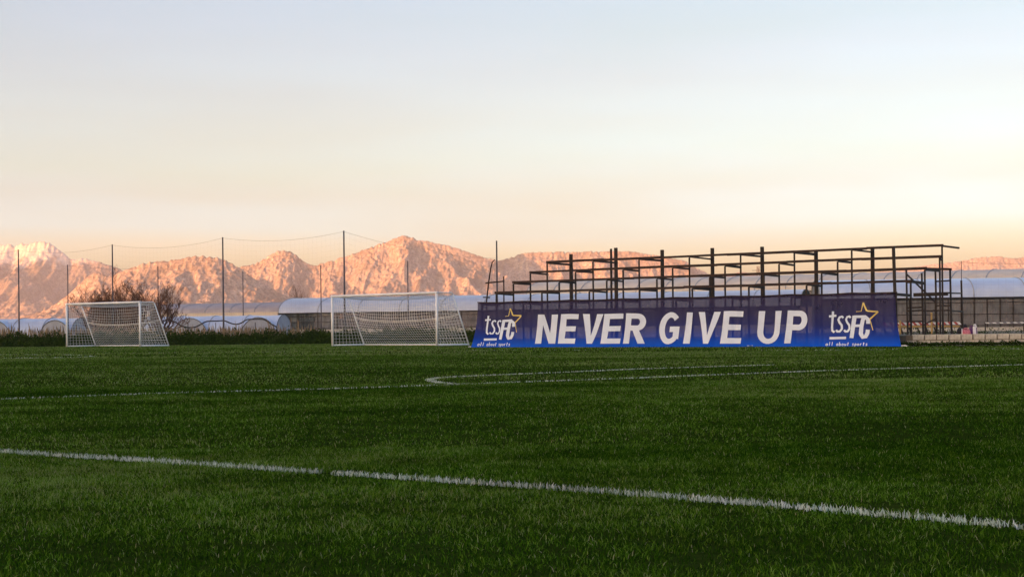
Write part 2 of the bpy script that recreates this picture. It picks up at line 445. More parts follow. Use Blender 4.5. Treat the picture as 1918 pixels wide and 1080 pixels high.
def shade_hill():
    """long low hill behind the camera, towards the sunset: the pitch lies in its evening shadow"""
    d = np.array([math.cos(SUN_AZ), math.sin(SUN_AZ)]); q = np.array([-d[1], d[0]])
    a = np.arange(-700, 701, 14.0); b = np.arange(-290, 291, 14.0)
    ga, gb = np.meshgrid(a, b)
    h = 165 * np.exp(-(gb / 130.0) ** 2) * np.clip((700 - np.abs(ga)) / 160, 0, 1) * (1 + 0.12 * fbm(ga / 160, gb / 160, 9, 4)) \
        + 5 * fbm(ga / 40, gb / 40, 12, 4) - 3
    x = d[0] * (1400 + gb) + q[0] * ga; y = d[1] * (1400 + gb) + q[1] * ga
    nr, nc = ga.shape
    i = (np.arange(nr - 1)[:, None] * nc + np.arange(nc - 1)[None, :]).ravel()
    f = np.stack([i, i + 1, i + nc + 1, i + nc], 1).ravel()
    o = np_mesh('hill', np.stack([x, y, h], -1).reshape(-1, 3), f, np.full(len(i), 4), M['hill_scrub'], smooth=True)
    tag(o, 'long scrubby hill behind the pitch on the sunset side', None, None, 'structure')
shade_hill()

HAZE = 0.95e-4
def haze():
    m = MB(); m.box((0, 2600, 209), (3950, 0, 0), (0, 4950, 0), (0, 0, 211))
    mt = bpy.data.materials.new('haze'); mt.use_nodes = True
    n = mt.node_tree.nodes; n.clear()
    o = n.new('ShaderNodeOutputMaterial'); v = n.new('ShaderNodeVolumePrincipled')
    v.inputs['Color'].default_value = (0.95, 0.90, 0.92, 1); v.inputs['Density'].default_value = HAZE
    v.inputs['Anisotropy'].default_value = 0.0
    mt.node_tree.links.new(v.outputs[0], o.inputs['Volume'])
    return tag(m.build('haze', mt), 'thin evening haze over the plain', None, None, 'stuff')
haze()

# ------------------------------------------------------------------ painted lines of the pitch
def poly(pts): return np.array([[p.x, p.y] for p in (ground_at(*q) for q in pts)])
def smooth_poly(p, n=10):
    p = np.asarray(p); q = []
    for i in range(len(p) - 1):
        p0, p1, p2, p3 = p[max(i - 1, 0)], p[i], p[i + 1], p[min(i + 2, len(p) - 1)]
        for t in np.linspace(0, 1, n, endpoint=False):
            q.append(0.5 * ((2 * p1) + (-p0 + p2) * t + (2 * p0 - 5 * p1 + 4 * p2 - p3) * t * t + (-p0 + 3 * p1 - 3 * p2 + p3) * t ** 3))
    q.append(p[-1]); return np.array(q)
LINES = [
    ('near', poly([(-300, 828), (0, 847.5), (300, 866), (575, 885), (860, 904), (1150, 924), (1530, 955), (1918, 989), (2200, 1016)]), 0.095, 5600, 0.0, 'straight white line across the foreground grass, nearest the camera'),
    ('middle', poly([(-250, 757), (0, 748), (300, 737), (600, 729), (760, 724), (940, 717), (1190, 708), (1540, 694.5), (1918, 683), (2150, 677)]), 0.09, 1150, -0.15, 'white line crossing the whole pitch beyond the nearest line'),
    ('arc', smooth_poly(poly([(862, 720), (832, 718), (812, 715), (806, 712), (814, 709), (850, 706), (940, 702), (1075, 696.5), (1190, 691.5), (1330, 687), (1450, 683.5)])), 0.11, 1150, 0.0, 'curved white arc bulging off the line in the middle of the pitch'),
    ('far_left', poly([(-120, 671.5), (0, 670.5), (90, 670), (150, 669), (180, 667.5)]), 0.12, 330, 0.3, 'short faint white line at the left edge in front of the left goal'),
    ('far_corner', poly([(-60, 664.5), (60, 664), (115, 664), (150, 665.5), (180, 667.5)]), 0.12, 330, 0.55, 'faint broken line just in front of the left goal'),
    ('goal_line', poly([(180, 661), (400, 659.8), (640, 657.5), (880, 656), (1100, 655.5)]), 0.10, 260, 0.6, 'faint worn line running in front of both goals'),
    ('far_right', poly([(1420, 656.5), (1660, 654.5), (1918, 653), (2050, 652.5)]), 0.12, 330, 0.5, 'faint white line in front of the block wall at the right'),
]
def seg_dist(px, py, pl):
    best = np.full(px.shape, 1e9)
    for a, b in zip(pl[:-1], pl[1:]):
        d = b - a; L2 = (d ** 2).sum()
        t = np.clip(((px - a[0]) * d[0] + (py - a[1]) * d[1]) / L2, 0, 1)
        best = np.minimum(best, np.hypot(px - a[0] - t * d[0], py - a[1] - t * d[1]))
    return best

def blades(name, x, y, h, w, lean, tint, mat, detail, z=0.0):
    n = len(x)
    yaw = rng.uniform(0, 2 * np.pi, n); ld = rng.uniform(0, 2 * np.pi, n)
    cx, sx = np.cos(yaw) * w / 2, np.sin(yaw) * w / 2
    lx, ly = np.cos(ld) * lean * h, np.sin(ld) * lean * h
    hz = h * np.sqrt(np.clip(1 - 0.6 * lean ** 2, 0.12, 1))
    zb = np.full(n, z - 0.002)
    if detail:
        V = np.stack([np.stack([x - cx, y - sx, zb], 1), np.stack([x + cx, y + sx, zb], 1),
                      np.stack([x + 0.8 * cx + 0.35 * lx, y + 0.8 * sx + 0.35 * ly, z + hz * 0.6], 1),
                      np.stack([x - 0.8 * cx + 0.35 * lx, y - 0.8 * sx + 0.35 * ly, z + hz * 0.6], 1),
                      np.stack([x + lx, y + ly, z + hz], 1)], 1)
        i = np.arange(n)[:, None] * 5
        f = np.concatenate([i + 0, i + 1, i + 2, i + 3, i + 3, i + 2, i + 4], 1).ravel()
        per = np.tile([4, 3], n); k = 5
    else:
        V = np.stack([np.stack([x - cx, y - sx, zb], 1), np.stack([x + cx, y + sx, zb], 1), np.stack([x + lx, y + ly, z + hz], 1)], 1)
        i = np.arange(n)[:, None] * 3
        f = (i + np.array([[0, 1, 2]])).ravel(); per = np.full(n, 3); k = 3
    return np_mesh(name, V.reshape(-1, 3), f, per, mat, attr=np.repeat(tint, k))

def field(d0, d1, dens, hgt, wid, detail, margin):
    area = 0.66 * (d1 ** 2 - d0 ** 2) / 2 + 2 * margin * (d1 - d0)
    n = int(area * dens)
    y = np.sqrt(rng.uniform(d0 ** 2, d1 ** 2, n)); x = rng.uniform(-1, 1, n) * (0.33 * y + margin)
    patch = fbm(x / 0.22, y / 0.22, 3, 3); big = fbm(x / 1.6, y / 1.1, 8, 4); wide = fbm(x / 9.0, y / 5.0, 15, 3)
    keep = rng.uniform(0, 1, n) < np.clip(0.85 + 0.9 * patch + 0.5 * big, 0.12, 1)
    for _, pl, wl_, _, _, _ in LINES:
        lo, hi = pl.min(0) - 0.3, pl.max(0) + 0.3
        inb = (x > lo[0]) & (x < hi[0]) & (y > lo[1]) & (y < hi[1])
        if inb.any():
            dd = np.full(n, 9.0); dd[inb] = seg_dist(x[inb], y[inb], pl)
            keep &= ~((dd < wl_ / 2) & (rng.uniform(0, 1, n) < 0.88))
    x, y, patch, big, wide = x[keep], y[keep], patch[keep], big[keep], wide[keep]
    n = len(x)
    h = hgt * np.clip(1 + 0.55 * patch + 0.35 * big, 0.45, 1.8) * rng.uniform(0.6, 1.25, n)
    tint = np.clip(0.40 + 0.30 * np.clip((y - 14) / 40, 0, 1) + 0.32 * big + 0.52 * wide + 0.22 * patch + rng.normal(0, 0.26, n), 0, 0.9)  # tint rises with distance: lit look of far blade tips put into the colour
    tint = np.where(rng.uniform(0, 1, n) < 0.010, 1.0, tint)
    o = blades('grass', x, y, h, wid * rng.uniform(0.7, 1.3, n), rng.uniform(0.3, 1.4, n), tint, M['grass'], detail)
    return o
g1 = field(3.6, 9.5, 10500, 0.020, 0.0033, True, 1.4)
tag(g1, 'short green blades of grass nearest the camera', None, None, 'stuff')
g2 = field(9.5, 21, 2600, 0.022, 0.0050, True, 2.2)
tag(g2, 'short grass of the near half of the pitch', None, None, 'stuff')
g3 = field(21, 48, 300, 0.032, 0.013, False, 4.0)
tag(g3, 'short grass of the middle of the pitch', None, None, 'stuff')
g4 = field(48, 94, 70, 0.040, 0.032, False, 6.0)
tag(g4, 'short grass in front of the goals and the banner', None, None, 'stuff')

for nm, pl, wd, dens, gap, lab in LINES:
    d = np.diff(pl, axis=0); L = np.hypot(d[:, 0], d[:, 1]); cum = np.concatenate([[0], np.cumsum(L)])
    n = int(cum[-1] * wd * dens)
    s = rng.uniform(0, cum[-1], n); k = np.clip(np.searchsorted(cum, s) - 1, 0, len(L) - 1)
    t = (s - cum[k]) / L[k]; nrm = np.stack([-d[:, 1], d[:, 0]], 1) / L[:, None]
    off = rng.normal(0, 0.29, n).clip(-0.62, 0.62) * wd
    pt = pl[k] + d[k] * t[:, None] + nrm[k] * off[:, None]
    wear = fbm(s / 1.3, s * 0 + 5.0, 4 + len(nm), 4) + 0.35 * fbm(s / 0.16, off / 0.05, 6, 2)
    if nm == 'near': wear -= 0.42 * np.exp(-((pt[:, 0] + 0.92) / 0.09) ** 2)
    keep = (wear > (-0.42 + gap)) | (rng.uniform(0, 1, n) < 0.14)
    pt, wear, n = pt[keep], wear[keep], int(keep.sum())
    far = pt[:, 1]
    wid = np.where(far < 12, 0.0048, np.where(far < 34, 0.012, 0.034)) * rng.uniform(0.7, 1.3, n)
    hgt = np.where(far < 12, 0.026, 0.022) * rng.uniform(0.5, 1.2, n)
    o = blades('pitch_line', pt[:, 0], pt[:, 1], hgt, wid, rng.uniform(0.1, 0.9, n), np.clip(0.52 + 0.3 * wear + rng.normal(0, 0.24, n), 0, 1), M['white_blade'], True, 0.001)
    tag(o, lab, None, None, 'structure')

# ------------------------------------------------------------------ football goals
def goal(pl, pr, label, sag):
    """pl, pr: feet of the left and right front post"""
    pl, pr = Vector(pl), Vector(pr)
    root = empty('football_goal', (pl + pr) / 2, label, 'goal', 'football goals at the end of the pitch')
    u = (pr - pl).normalized(); nrm = Vector((-u.y, u.x, 0)); W = (pr - pl).length
    Z = Vector((0, 0, 1)); hh, rt, rb, r = 2.44, 1.02, 2.0, 0.060
    wp = M['white_paint']
    for p in (pl, pr): MB().tube([p + Z * 0.0, p + Z * (hh + r)], r, 10).build('post', wp, root, True)
    MB().tube([pl + Z * hh - u * r, pr + Z * hh + u * r], r, 10).build('crossbar', wp, root, True)
    for p in (pl, pr):
        MB().tube([p + Z * (hh + 0.01), p + nrm * rt * 0.9 + Z * (hh + 0.01), p + nrm * rt + Z * (hh - 0.06)], 0.030, 7).build('top_bar', wp, root, True)
        MB().tube([p + nrm * rt + Z * (hh - 0.06), p + nrm * rb + Z * 0.03], 0.036, 7).build('brace', wp, root, True)
        MB().tube([p + Z * 0.04, p + nrm * rb + Z * 0.04], 0.042, 7).build('ground_bar', wp, root, True)
    MB().tube([pl + nrm * rb + Z * 0.035, pr + nrm * rb + Z * 0.035], 0.042, 7).build('ground_bar', wp, root, True)
    m = MB(); cord = 0.0074
    def strand(pts): m.tube(pts, cord, 3, False)
    nc, nb, nt = int(W / 0.165), 16, 6
    def roof(a, b):
        k = 4 * a * (1 - a)
        return pl + u * W * a + nrm * rt * b + Z * (hh - 0.02 - 0.05 * b - sag * 0.9 * math.sin(math.pi * b * 0.5) * k ** 0.6)
    def back(a, b):
        k = 4 * a * (1 - a)
        top = roof(a, 1.0); bot = pl + u * W * a + nrm * (rb - 0.05) + Z * 0.05
        q = top.lerp(bot, b)
        return q - nrm * (0.42 * math.sin(math.pi * b) * k ** 0.7) - Z * (sag * 1.5 * math.sin(math.pi * min(1, b * 1.15)) * k ** 0.8 * (1 - b))
    for i in range(nc + 1):
        a = i / nc
        strand([roof(a, b / 4) for b in range(5)] + [back(a, b / 14) for b in range(1, 15)])
    for j in range(1, nt + 1): strand([roof(i / 20, j / nt) for i in range(21)])
    for j in range(1, nb + 1): strand([back(i / 24, j / nb) for i in range(25)])
    for p, s_ in ((pl, 1), (pr, -1)):
        def side(a, b):
            bk = (p + nrm * rt + Z * (hh - 0.06)).lerp(p + nrm * rb + Z * 0.04, b); fr = p + Z * (hh * (1 - b) + 0.04 * b)
            q = fr.lerp(bk, a); return q + u * s_ * 0.10 * math.sin(math.pi * a) * math.sin(math.pi * b)
        for i in range(1, 9): strand([side(i / 9, b / 8) for b in range(9)])
        for j in range(1, 15): strand([side(a / 6, j / 15) for a in range(7)])
    m.build('net', M['net_cord'], root)
    MB().tube([back(i / 24, 0.40) for i in range(25)], 0.016, 4).build('net_rope', M['net_cord'], root)
    return root
def foot(px, Y): p = at(px, 640, Y); return (p.x, p.y, 0)
goal(foot(125.5, 92.0), foot(262.5, 88.0), 'white football goal at the left, in front of the bare trees', 0.16)
goal(foot(623, 78.8), foot(818.5, 73.4), 'white football goal nearer the middle, beside the blue banner', 0.20)

# ------------------------------------------------------------------ scaffold stand and banner: shared directions
AL = R(38.42)
U = Vector((math.cos(AL), -math.sin(AL), 0)); N = Vector((math.sin(AL), math.cos(AL), 0)); Z = Vector((0, 0, 1))
P0 = Vector((-0.647, 66.0, 0)); STEP, TREAD, BACK = 2.3775, 1.178, 5.275
ZT = [1.785, 2.236, 2.687, 3.138, 3.588]                    # heights of the five tiers, the lowest carries the banner
def tier(k, s): return P0 + N * TREAD * (k - 1) + U * s
def s_px(px, k, py=540):
    u = ray(px, py)[0]; q = tier(k, 0)
    return (u * q.y - q.x) / (U.x - u * U.y)
SEND = [s_px(1677, 0), s_px(1706, 1), s_px(1733, 2), s_px(1761, 3), s_px(1764, 4, 480)]
BEND = tier(0, SEND[0])                                 # where the banner ends at the right
YW = BEND.y + 0.42                                      # front of the block wall
def stand():
    root = empty('scaffold_stand', P0 + U * 9, 'dark rusty bare steel framework of a stepped stand behind the blue banner', 'grandstand')
    sts = [STEP * j for j in range(8)]
    ds, rs_ = M['dark_steel'], M['rust_steel']
    for k in range(5):
        s1 = SEND[k] + 0.06
        a, b = tier(k, -0.05 if k else 0.10), tier(k, s1)
        nseg = 6
        for i in range(nseg):                           # the long rails are made of lengths that do not quite line up
            q0, q1 = a.lerp(b, i / nseg), a.lerp(b, (i + 1) / nseg)
            j0, j1 = rnd.uniform(-0.012, 0.012), rnd.uniform(-0.012, 0.012)
            MB().bar(q0 + Z * (ZT[k] + j0), q1 + Z * (ZT[k] + j1), 0.065, rnd.uniform(0.080, 0.102)).build('long_rail', rs_, root)
    sts = sts[:7]
    for j in range(8):
        for k in range(5):
            s = (sts[j] if j or k else 0.22) if j < 7 else SEND[k]
            p = tier(k, s + rnd.uniform(-0.03, 0.03))
            g = 0.36 if (p.x > BEND.x + 0.3 and p.y > YW) else 0.0
            MB().bar(p + Z * g, p + Z * (ZT[k] - 0.058), 0.052, 0.052).build('post', ds, root)
            q = (tier(k + 1, s) if j < 7 else tier(k + 1, SEND[k + 1])) if k < 4 else (P0 + N * (BACK - 0.07) + U * s if j < 7 else at(1797, 463.5, p.y + 0.8) + Z * (0.06 - ZT[4]) - Z * 0)
            if k == 4 and j == 7: q.z = ZT[4] * 0
            MB().bar(p + N * 0.05 + Z * (ZT[k] - 0.03), q - N * 0.045 + Z * (ZT[k] - 0.06 + rnd.uniform(-0.02, 0.01)), 0.055, rnd.uniform(0.06, 0.105)).build('tread_bar', ds, root)
        if j < 7:
            p = P0 + N * BACK + U * (s + rnd.uniform(-0.04, 0.04))
            top = ZT[4] + (0.40, 0.58, 0.40, 0.38, 0.34, 0.10, 0.08)[j]
            MB().bar(p, p + Z * top, 0.115, 0.115).build('back_post', M['wood_post'], root)
    p = P0 + N * BACK + U * (STEP - 0.26)
    MB().bar(p, p + Z * (ZT[4] + 0.55), 0.07, 0.07).build('back_post', M['wood_post'], root)
    p = P0 + N * BACK + U * (STEP * 3.52)
    MB().bar(p + N * 2.0, p + N * 2.0 + Z * (ZT[4] + 0.40), 0.045, 0.045).build('back_post', ds, root)
    # corner pole at the right end of the banner
    c0 = tier(0, SEND[0] - 0.02) + N * 0.10
    MB().bar(c0, c0 + Z * 3.38 - U * 0.08, 0.085, 0.085).build('corner_pole', ds, root)
    # the open end bay: frames with rungs and a diagonal brace
    EP = ((1700, YW + 5.2), (1729, YW + 4.7), (1754.5, YW + 4.2), (1782, YW + 3.8), (1803, YW + 5.2))
    ends = [at(px, 600, Y) for px, Y in EP]
    tops = [505.5, 511, 505, 503, 525]
    ps = []
    for e, (px, Y), ty in zip(ends, EP, tops):
        b = Vector((e.x, e.y, 0.37)); t = at(px - 2.5, ty, Y); ps.append((b, t))
        MB().bar(b, t, 0.055, 0.055).build('post', ds, root)
    def on(i, z):
        b, t = ps[i]; k = (z - b.z) / (t.z - b.z); return b.lerp(t, k)
    for i, j, z in ((0, 1, 2.30), (2, 3, 2.30), (0, 1, 1.36), (1, 2, 1.86), (2, 3, 1.86), (3, 4, 1.86), (0, 1, 0.85), (1, 2, 1.24), (2, 3, 1.24), (3, 4, 1.22), (2, 3, 1.42), (0, 1, 1.24)):
        MB().bar(on(i, z), on(j, z + rnd.uniform(-0.02, 0.02)), 0.05, 0.055).build('rung', ds, root)
    MB().bar(on(0, 2.62), on(2, 1.52), 0.05, 0.05).build('diagonal_brace', ds, root)
    MB().bar(on(1, 0.72), on(2, 0.95), 0.04, 0.04).build('diagonal_brace', ds, root)
    a = at(1712, 552, YW + 4.5); b = at(1775, 550, YW + 3.6)
    MB().bar(a, b, 0.10, 0.13).build('plank', M['wood_post'], root)
    a = at(1733, 503, YW + 3.6); b = at(1782, 504, YW + 3.75)
    MB().bar(a, b, 0.07, 0.08).build('long_rail', rs_, root)
stand()

def banner():
    s0, s1 = 0.06, SEND[0] + 0.02
    root = empty('banner', tier(0, 9) - N * 0.1, 'long blue banner reading NEVER GIVE UP hung along the front of the scaffold stand', 'banner')
    L = s1 - s0
    front = -N
    def surf(s, t, lift=0.0):
        """t = 0 at the ground, 1 at the rail"""
        e = min(s - s0, s1 - s) ; edge = math.exp(-max(e, 0) / 0.5)
        flare = (0.16 + 0.10 * math.sin(s * 1.3) * 0.5 + 0.20 * edge) * (1 - t) ** 2.2
        rip = 0.022 * math.sin(s * 4.1 + 1.3 * math.sin(s * 0.9)) * (0.25 + (1 - t)) + 0.011 * math.sin(s * 9.0 + t * 5) + 0.010 * math.sin(s * 2 * math.pi / STEP * 3 + 4 * (1 - t)) * t
        sagz = -0.028 * abs(math.sin(math.pi * s / STEP)) * t
        kx = (1 - t) ** 2 * (-0.06 * math.exp(-(s - s0) / 0.8) + 0.34 * math.exp(-(s1 - s) / 0.6))
        p = tier(0, s + kx) + front * (0.075 + flare + rip + lift)
        p.z = 0.015 + (ZT[0] + 0.05 - 0.015) * t + sagz
        return p
    ns, nt = 190, 14
    P = [[surf(s0 + L * i / ns, j / nt) for i in range(ns + 1)] for j in range(nt + 1)]
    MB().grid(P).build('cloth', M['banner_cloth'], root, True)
    # rolled hem along the top rail
    MB().tube([surf(s0 + L * i / 80, 1.0, 0.01) for i in range(81)], 0.022, 6).build('hem', M['rust_steel'], root, True)
    for e in (s0, s1):
        q = surf(e, 0.0); d = U * (0.14 if e == s1 else -0.10)
        MB().tube([q + Z * 0.02, q + d + Z * 0.03, q + d * 1.5 + Z * 0.012], 0.018, 5).build('tie_cord', M['paper_white'], root)
    # picture point -> banner coordinates
    A0 = tier(0, 0) + front * 0.13
    def st(px, py):
        u, v = ray(px, py)
        # solve A0 + U s = (u Y, Y)
        s = (u * A0.y - A0.x) / (U.x - u * U.y)
        Y = A0.y + U.y * s
        z = H + v * Y
        for _ in range(2):
            t = (z - 0.015) / (ZT[0] + 0.035)
        return s, t
    lift = [0.006]
    def region(polys, name, mat, parent):
        """flat print that follows the cloth: every polygon is a quad strip given in picture points"""
        m = MB()
        for pa, pb in polys:
            lift[0] += 0.00002
            A = [st(*q) for q in pa]; B = [st(*q) for q in pb]
            m.grid([[surf(s_, t_, lift[0]) for s_, t_ in row] for row in
                    ([(a[0] + (b[0] - a[0]) * k / 3, a[1] + (b[1] - a[1]) * k / 3) for a, b in zip(A, B)] for k in range(4))])
        return m.build(name, mat, parent, True)
    def line(p, q, n): return [(p[0] + (q[0] - p[0]) * i / n, p[1] + (q[1] - p[1]) * i / n) for i in range(n + 1)]
    def sub(path, d=3.0):
        o = [path[0]]
        for a, b in zip(path[:-1], path[1:]):
            n = max(1, int(math.hypot(b[0] - a[0], b[1] - a[1]) / d)); o += line(a, b, n)[1:]
        return o
    def stroke(path, w):
        """band of width w centred on a path (w may be one number or two: along x, along y)"""
        wx, wy = (w, w) if not isinstance(w, tuple) else w
        path = sub(path); L_, R_ = [], []
        for i, p in enumerate(path):
            a, b = path[max(i - 1, 0)], path[min(i + 1, len(path) - 1)]
            dx, dy = b[0] - a[0], b[1] - a[1]; l = math.hypot(dx, dy) or 1
            nx, ny = -dy / l * wx / 2, dx / l * wy / 2
            L_.append((p[0] + nx, p[1] + ny)); R_.append((p[0] - nx, p[1] - ny))
        return (L_, R_)
    def arc(cx, cy, rx, ry, a0, a1, n=14):
        return [(cx + rx * math.cos(R(a0 + (a1 - a0) * i / n)), cy - ry * math.sin(R(a0 + (a1 - a0) * i / n))) for i in range(n + 1)]
    W_ = 11.3
    def letter(ch, x0, x1, yt, yb):
        """bold slanted capitals; x runs from the left foot to the right shoulder, sl = slant"""
        sl = 3.2; w = x1 - x0 - sl; hgt = yb - yt
        def q(x, y): return (x0 + x * w + sl * (1 - y), yt + y * hgt)        # y = 0 top
        k = W_ / w; b = 0.172
        def vbar(x, wd, ya=0.0, yb_=1.0): return (line(q(x, ya), q(x, yb_), 18), line(q(x + wd, ya), q(x + wd, yb_), 18))
        def hbar(xa, xb, y): return (line(q(xa, y), q(xb, y), 10), line(q(xa, y + b), q(xb, y + b), 10))
        if ch == 'I': S_ = [vbar(0, 1)]
        elif ch == 'E': S_ = [vbar(0, k), hbar(k, 1.0, 0), hbar(k, 0.92, 0.5 - b / 2), hbar(k, 1.0, 1 - b)]
        elif ch == 'N': S_ = [vbar(0, k), vbar(1 - k, k), (line(q(k, 0), q(1 - k, 0.64), 14), line(q(k, 0.36), q(1 - k, 1.0), 14))]
        elif ch == 'V':
            kb = k * 0.42
            S_ = [(line(q(-0.02, 0), q(0.5 - kb, 1), 14), line(q(k, 0), q(0.5, 0.74), 14)), (line(q(0.5 - kb, 1), q(0.5, 1), 14), line(q(0.5, 0.74), q(0.5, 0.75), 14)),
                  (line(q(0.5, 0.74), q(1 - k, 0), 14), line(q(0.5 + kb, 1), q(1.02, 0), 14)), (line(q(0.5, 0.75), q(0.5, 0.74), 14), line(q(0.5, 1), q(0.5 + kb, 1), 14))]
        elif ch == 'U':
            pth_o = line(q(0, 0), q(0, 0.62), 10) + [q(0.5 - 0.5 * math.cos(t), 0.62 + 0.39 * math.sin(t)) for t in np.linspace(0.15, math.pi - 0.15, 12)] + line(q(1, 0.62), q(1, 0), 10)
            pth_i = line(q(k, 0), q(k, 0.62), 10) + [q(0.5 - (0.5 - k) * math.cos(t), 0.62 + 0.235 * math.sin(t)) for t in np.linspace(0.15, math.pi - 0.15, 12)] + line(q(1 - k, 0.62), q(1 - k, 0), 10)
            S_ = [(pth_o, pth_i)]
        elif ch in 'PR':
            ym = 0.60 if ch == 'P' else 0.57
            o = line(q(k, 0), q(0.62, 0), 8) + [q(0.62 + 0.40 * math.sin(t), ym / 2 - ym / 2 * math.cos(t)) for t in np.linspace(0.2, math.pi - 0.2, 12)] + line(q(0.62, ym), q(k, ym), 8)
            i_ = line(q(k, b), q(0.60, b), 8) + [q(0.60 + (0.40 - k * 0.92) * math.sin(t), ym / 2 - (ym / 2 - b) * math.cos(t)) for t in np.linspace(0.2, math.pi - 0.2, 12)] + line(q(0.60, ym - b), q(k, ym - b), 8)
            S_ = [vbar(0, k), (o, i_)]
            if ch == 'R': S_.append((line(q(0.42, ym), q(0.74, 1.0), 10), line(q(0.42 + k * 1.0, ym - 0.01), q(0.74 + k * 1.05, 1.0), 10)))
        elif ch == 'G':
            ts = np.linspace(R(42), R(318), 26)
            o = [q(0.52 + 0.52 * math.cos(t), 0.5 - 0.51 * math.sin(t)) for t in ts]
            i_ = [q(0.54 + (0.54 - k) * math.cos(t), 0.5 - (0.51 - b) * math.sin(t)) for t in ts]
            S_ = [(o, i_), (line(q(0.98 - k, 0.45), q(0.98 - k, 0.80), 8), line(q(0.98, 0.45), q(0.98, 0.85), 8)), (line(q(0.52, 0.45), q(0.98 - k, 0.45), 6), line(q(0.52, 0.45 + b), q(0.98 - k, 0.45 + b), 6))]
        o = region(S_, 'letter', M['print_white'], root)
        return o
    for ch, a, b_, yt, yb in (('N', 1004, 1044, 588, 643), ('E', 1046, 1083, 587.5, 643), ('V', 1089, 1128.5, 587, 643), ('E', 1128, 1166.5, 586.8, 643), ('R', 1168.5, 1209.5, 586, 643),
                              ('G', 1233, 1275.5, 584.5, 643.5), ('I', 1282, 1297, 584, 643), ('V', 1305, 1348.5, 583, 643), ('E', 1352, 1391.5, 582, 643), ('U', 1417.5, 1463, 581.3, 643), ('P', 1471.5, 1512, 581, 642.5)):
        letter(ch, a, b_, yt, yb)
    # club logo, twice
    def logo(X0, Y0, sx, sy):
        """unit box: x 0..54 to the right edge of the C, y 0..48 from the top of the t to the underline"""
        def q(x, y): return (X0 + x * sx, Y0 + y * sy)
        def pth(p): return [q(*c) for c in p]
        tss = []
        w = 2.9 * sx
        tss.append(stroke(pth([(5.6, 0), (5.0, 26), (5.6, 33), (8.6, 36)]), w)); tss.append(stroke(pth([(0.5, 8.6), (10, 7.4)]), (w, w * 1.05)))
        for x in (11.0, 21.6):
            tss.append(stroke(pth([(x + 8.4, 11.5), (x + 6.4, 9.2), (x + 3.2, 10.2), (x + 1.8, 14.4), (x + 3.4, 19.2), (x + 6.6, 24.2), (x + 7.2, 30), (x + 4.6, 34.6), (x + 1.4, 34.8), (x - 0.4, 32.2)]), w * 1.02))
        W2 = 5.6 * sx
        fc = [stroke(pth([(35.2, 8), (32.0, 46)]), W2), stroke(pth([(34.5, 9.8), (50.5, 9.0)]), (W2, 4.6 * sy)), stroke(pth([(33.5, 25.2), (42.5, 24.8)]), (W2, 4.4 * sy)),
              stroke(pth([(53.6, 21.4), (53.4, 14.0), (50.4, 10.6), (46.4, 13.5), (44.6, 26.0), (44.2, 38.0), (46.6, 44.2), (50.6, 43.2), (52.8, 37.0), (53.2, 31.5)]), W2 * 0.95)]
        lg = region(tss + fc + [stroke(pth([(2.5, 46.2), (24.5, 45.6)]), (4, 4.2 * sy))], 'club_logo', M['print_white'], root)
        # outline star: five points, the lower left side left open behind the letters
        sp = [(46.5, -14.5), (51.5, -0.8), (66.5, 0.5), (56.0, 13.5), (60.0, 32.5)]
        sq = [(46.5, -14.5), (43.6, 0.2), (37.0, 0.9)]
        st_ = [stroke(pth([sp[0], sp[1]]), 2.3 * sx), stroke(pth([sp[1], sp[2]]), (2.2 * sx, 2.4 * sy)), stroke(pth([sp[2], sp[3]]), 2.0 * sx), stroke(pth([sp[3], sp[4]]), 1.0 * sx),
               stroke(pth([sq[0], sq[1]]), 1.2 * sx), stroke(pth([sq[1], sq[2]]), (0.8, 0.9 * sy))]
        region(st_, 'star', M['print_gold'], root)
    logo(908.5, 590.5, 1.0, 0.97)
    logo(1552.0, 582.0, 1.37, 1.10)
    # small handwritten tagline: all about sports
    G = {'a': [[(0.75, 0.55), (0.45, 0.42), (0.12, 0.6), (0.1, 0.88), (0.4, 1.0), (0.7, 0.85)], [(0.78, 0.45), (0.72, 1.0)]],
         'l': [[(0.5, 0.0), (0.35, 1.0)]],
         'b': [[(0.25, 0.0), (0.12, 1.0)], [(0.16, 0.6), (0.5, 0.44), (0.8, 0.6), (0.7, 0.9), (0.4, 1.0), (0.12, 0.9)]],
         'o': [[(0.5, 0.44), (0.15, 0.62), (0.15, 0.88), (0.45, 1.0), (0.78, 0.84), (0.78, 0.58), (0.5, 0.44)]],
         'u': [[(0.2, 0.45), (0.14, 0.85), (0.36, 1.0), (0.66, 0.85)], [(0.78, 0.45), (0.7, 1.0)]],
         't': [[(0.5, 0.1), (0.36, 0.9), (0.62, 1.0)], [(0.18, 0.42), (0.8, 0.40)]],
         's': [[(0.78, 0.5), (0.4, 0.42), (0.26, 0.58), (0.62, 0.76), (0.56, 0.96), (0.12, 0.97)]],
         'p': [[(0.25, 0.45), (0.08, 1.35)], [(0.22, 0.56), (0.55, 0.44), (0.82, 0.6), (0.7, 0.9), (0.4, 1.0), (0.16, 0.92)]],
         'r': [[(0.28, 0.45), (0.2, 1.0)], [(0.25, 0.62), (0.5, 0.44), (0.78, 0.48)]]}
    def tagline(xa, xb, y0, hh, wd):
        txt = 'all about sports'; adv = (xb - xa) / len(txt); S_ = []
        for i, ch in enumerate(txt):
            for p in G.get(ch, []):
                S_.append(stroke([(xa + adv * (i + 0.86 * x), y0 + hh * y) for x, y in p], wd))
        tag(region(S_, 'tagline', M['print_white'], root), kind='stuff')
    tagline(903, 960, 640.2, 7.0, 1.0)
    tagline(1550, 1626, 640.0, 6.8, 1.25)
banner()

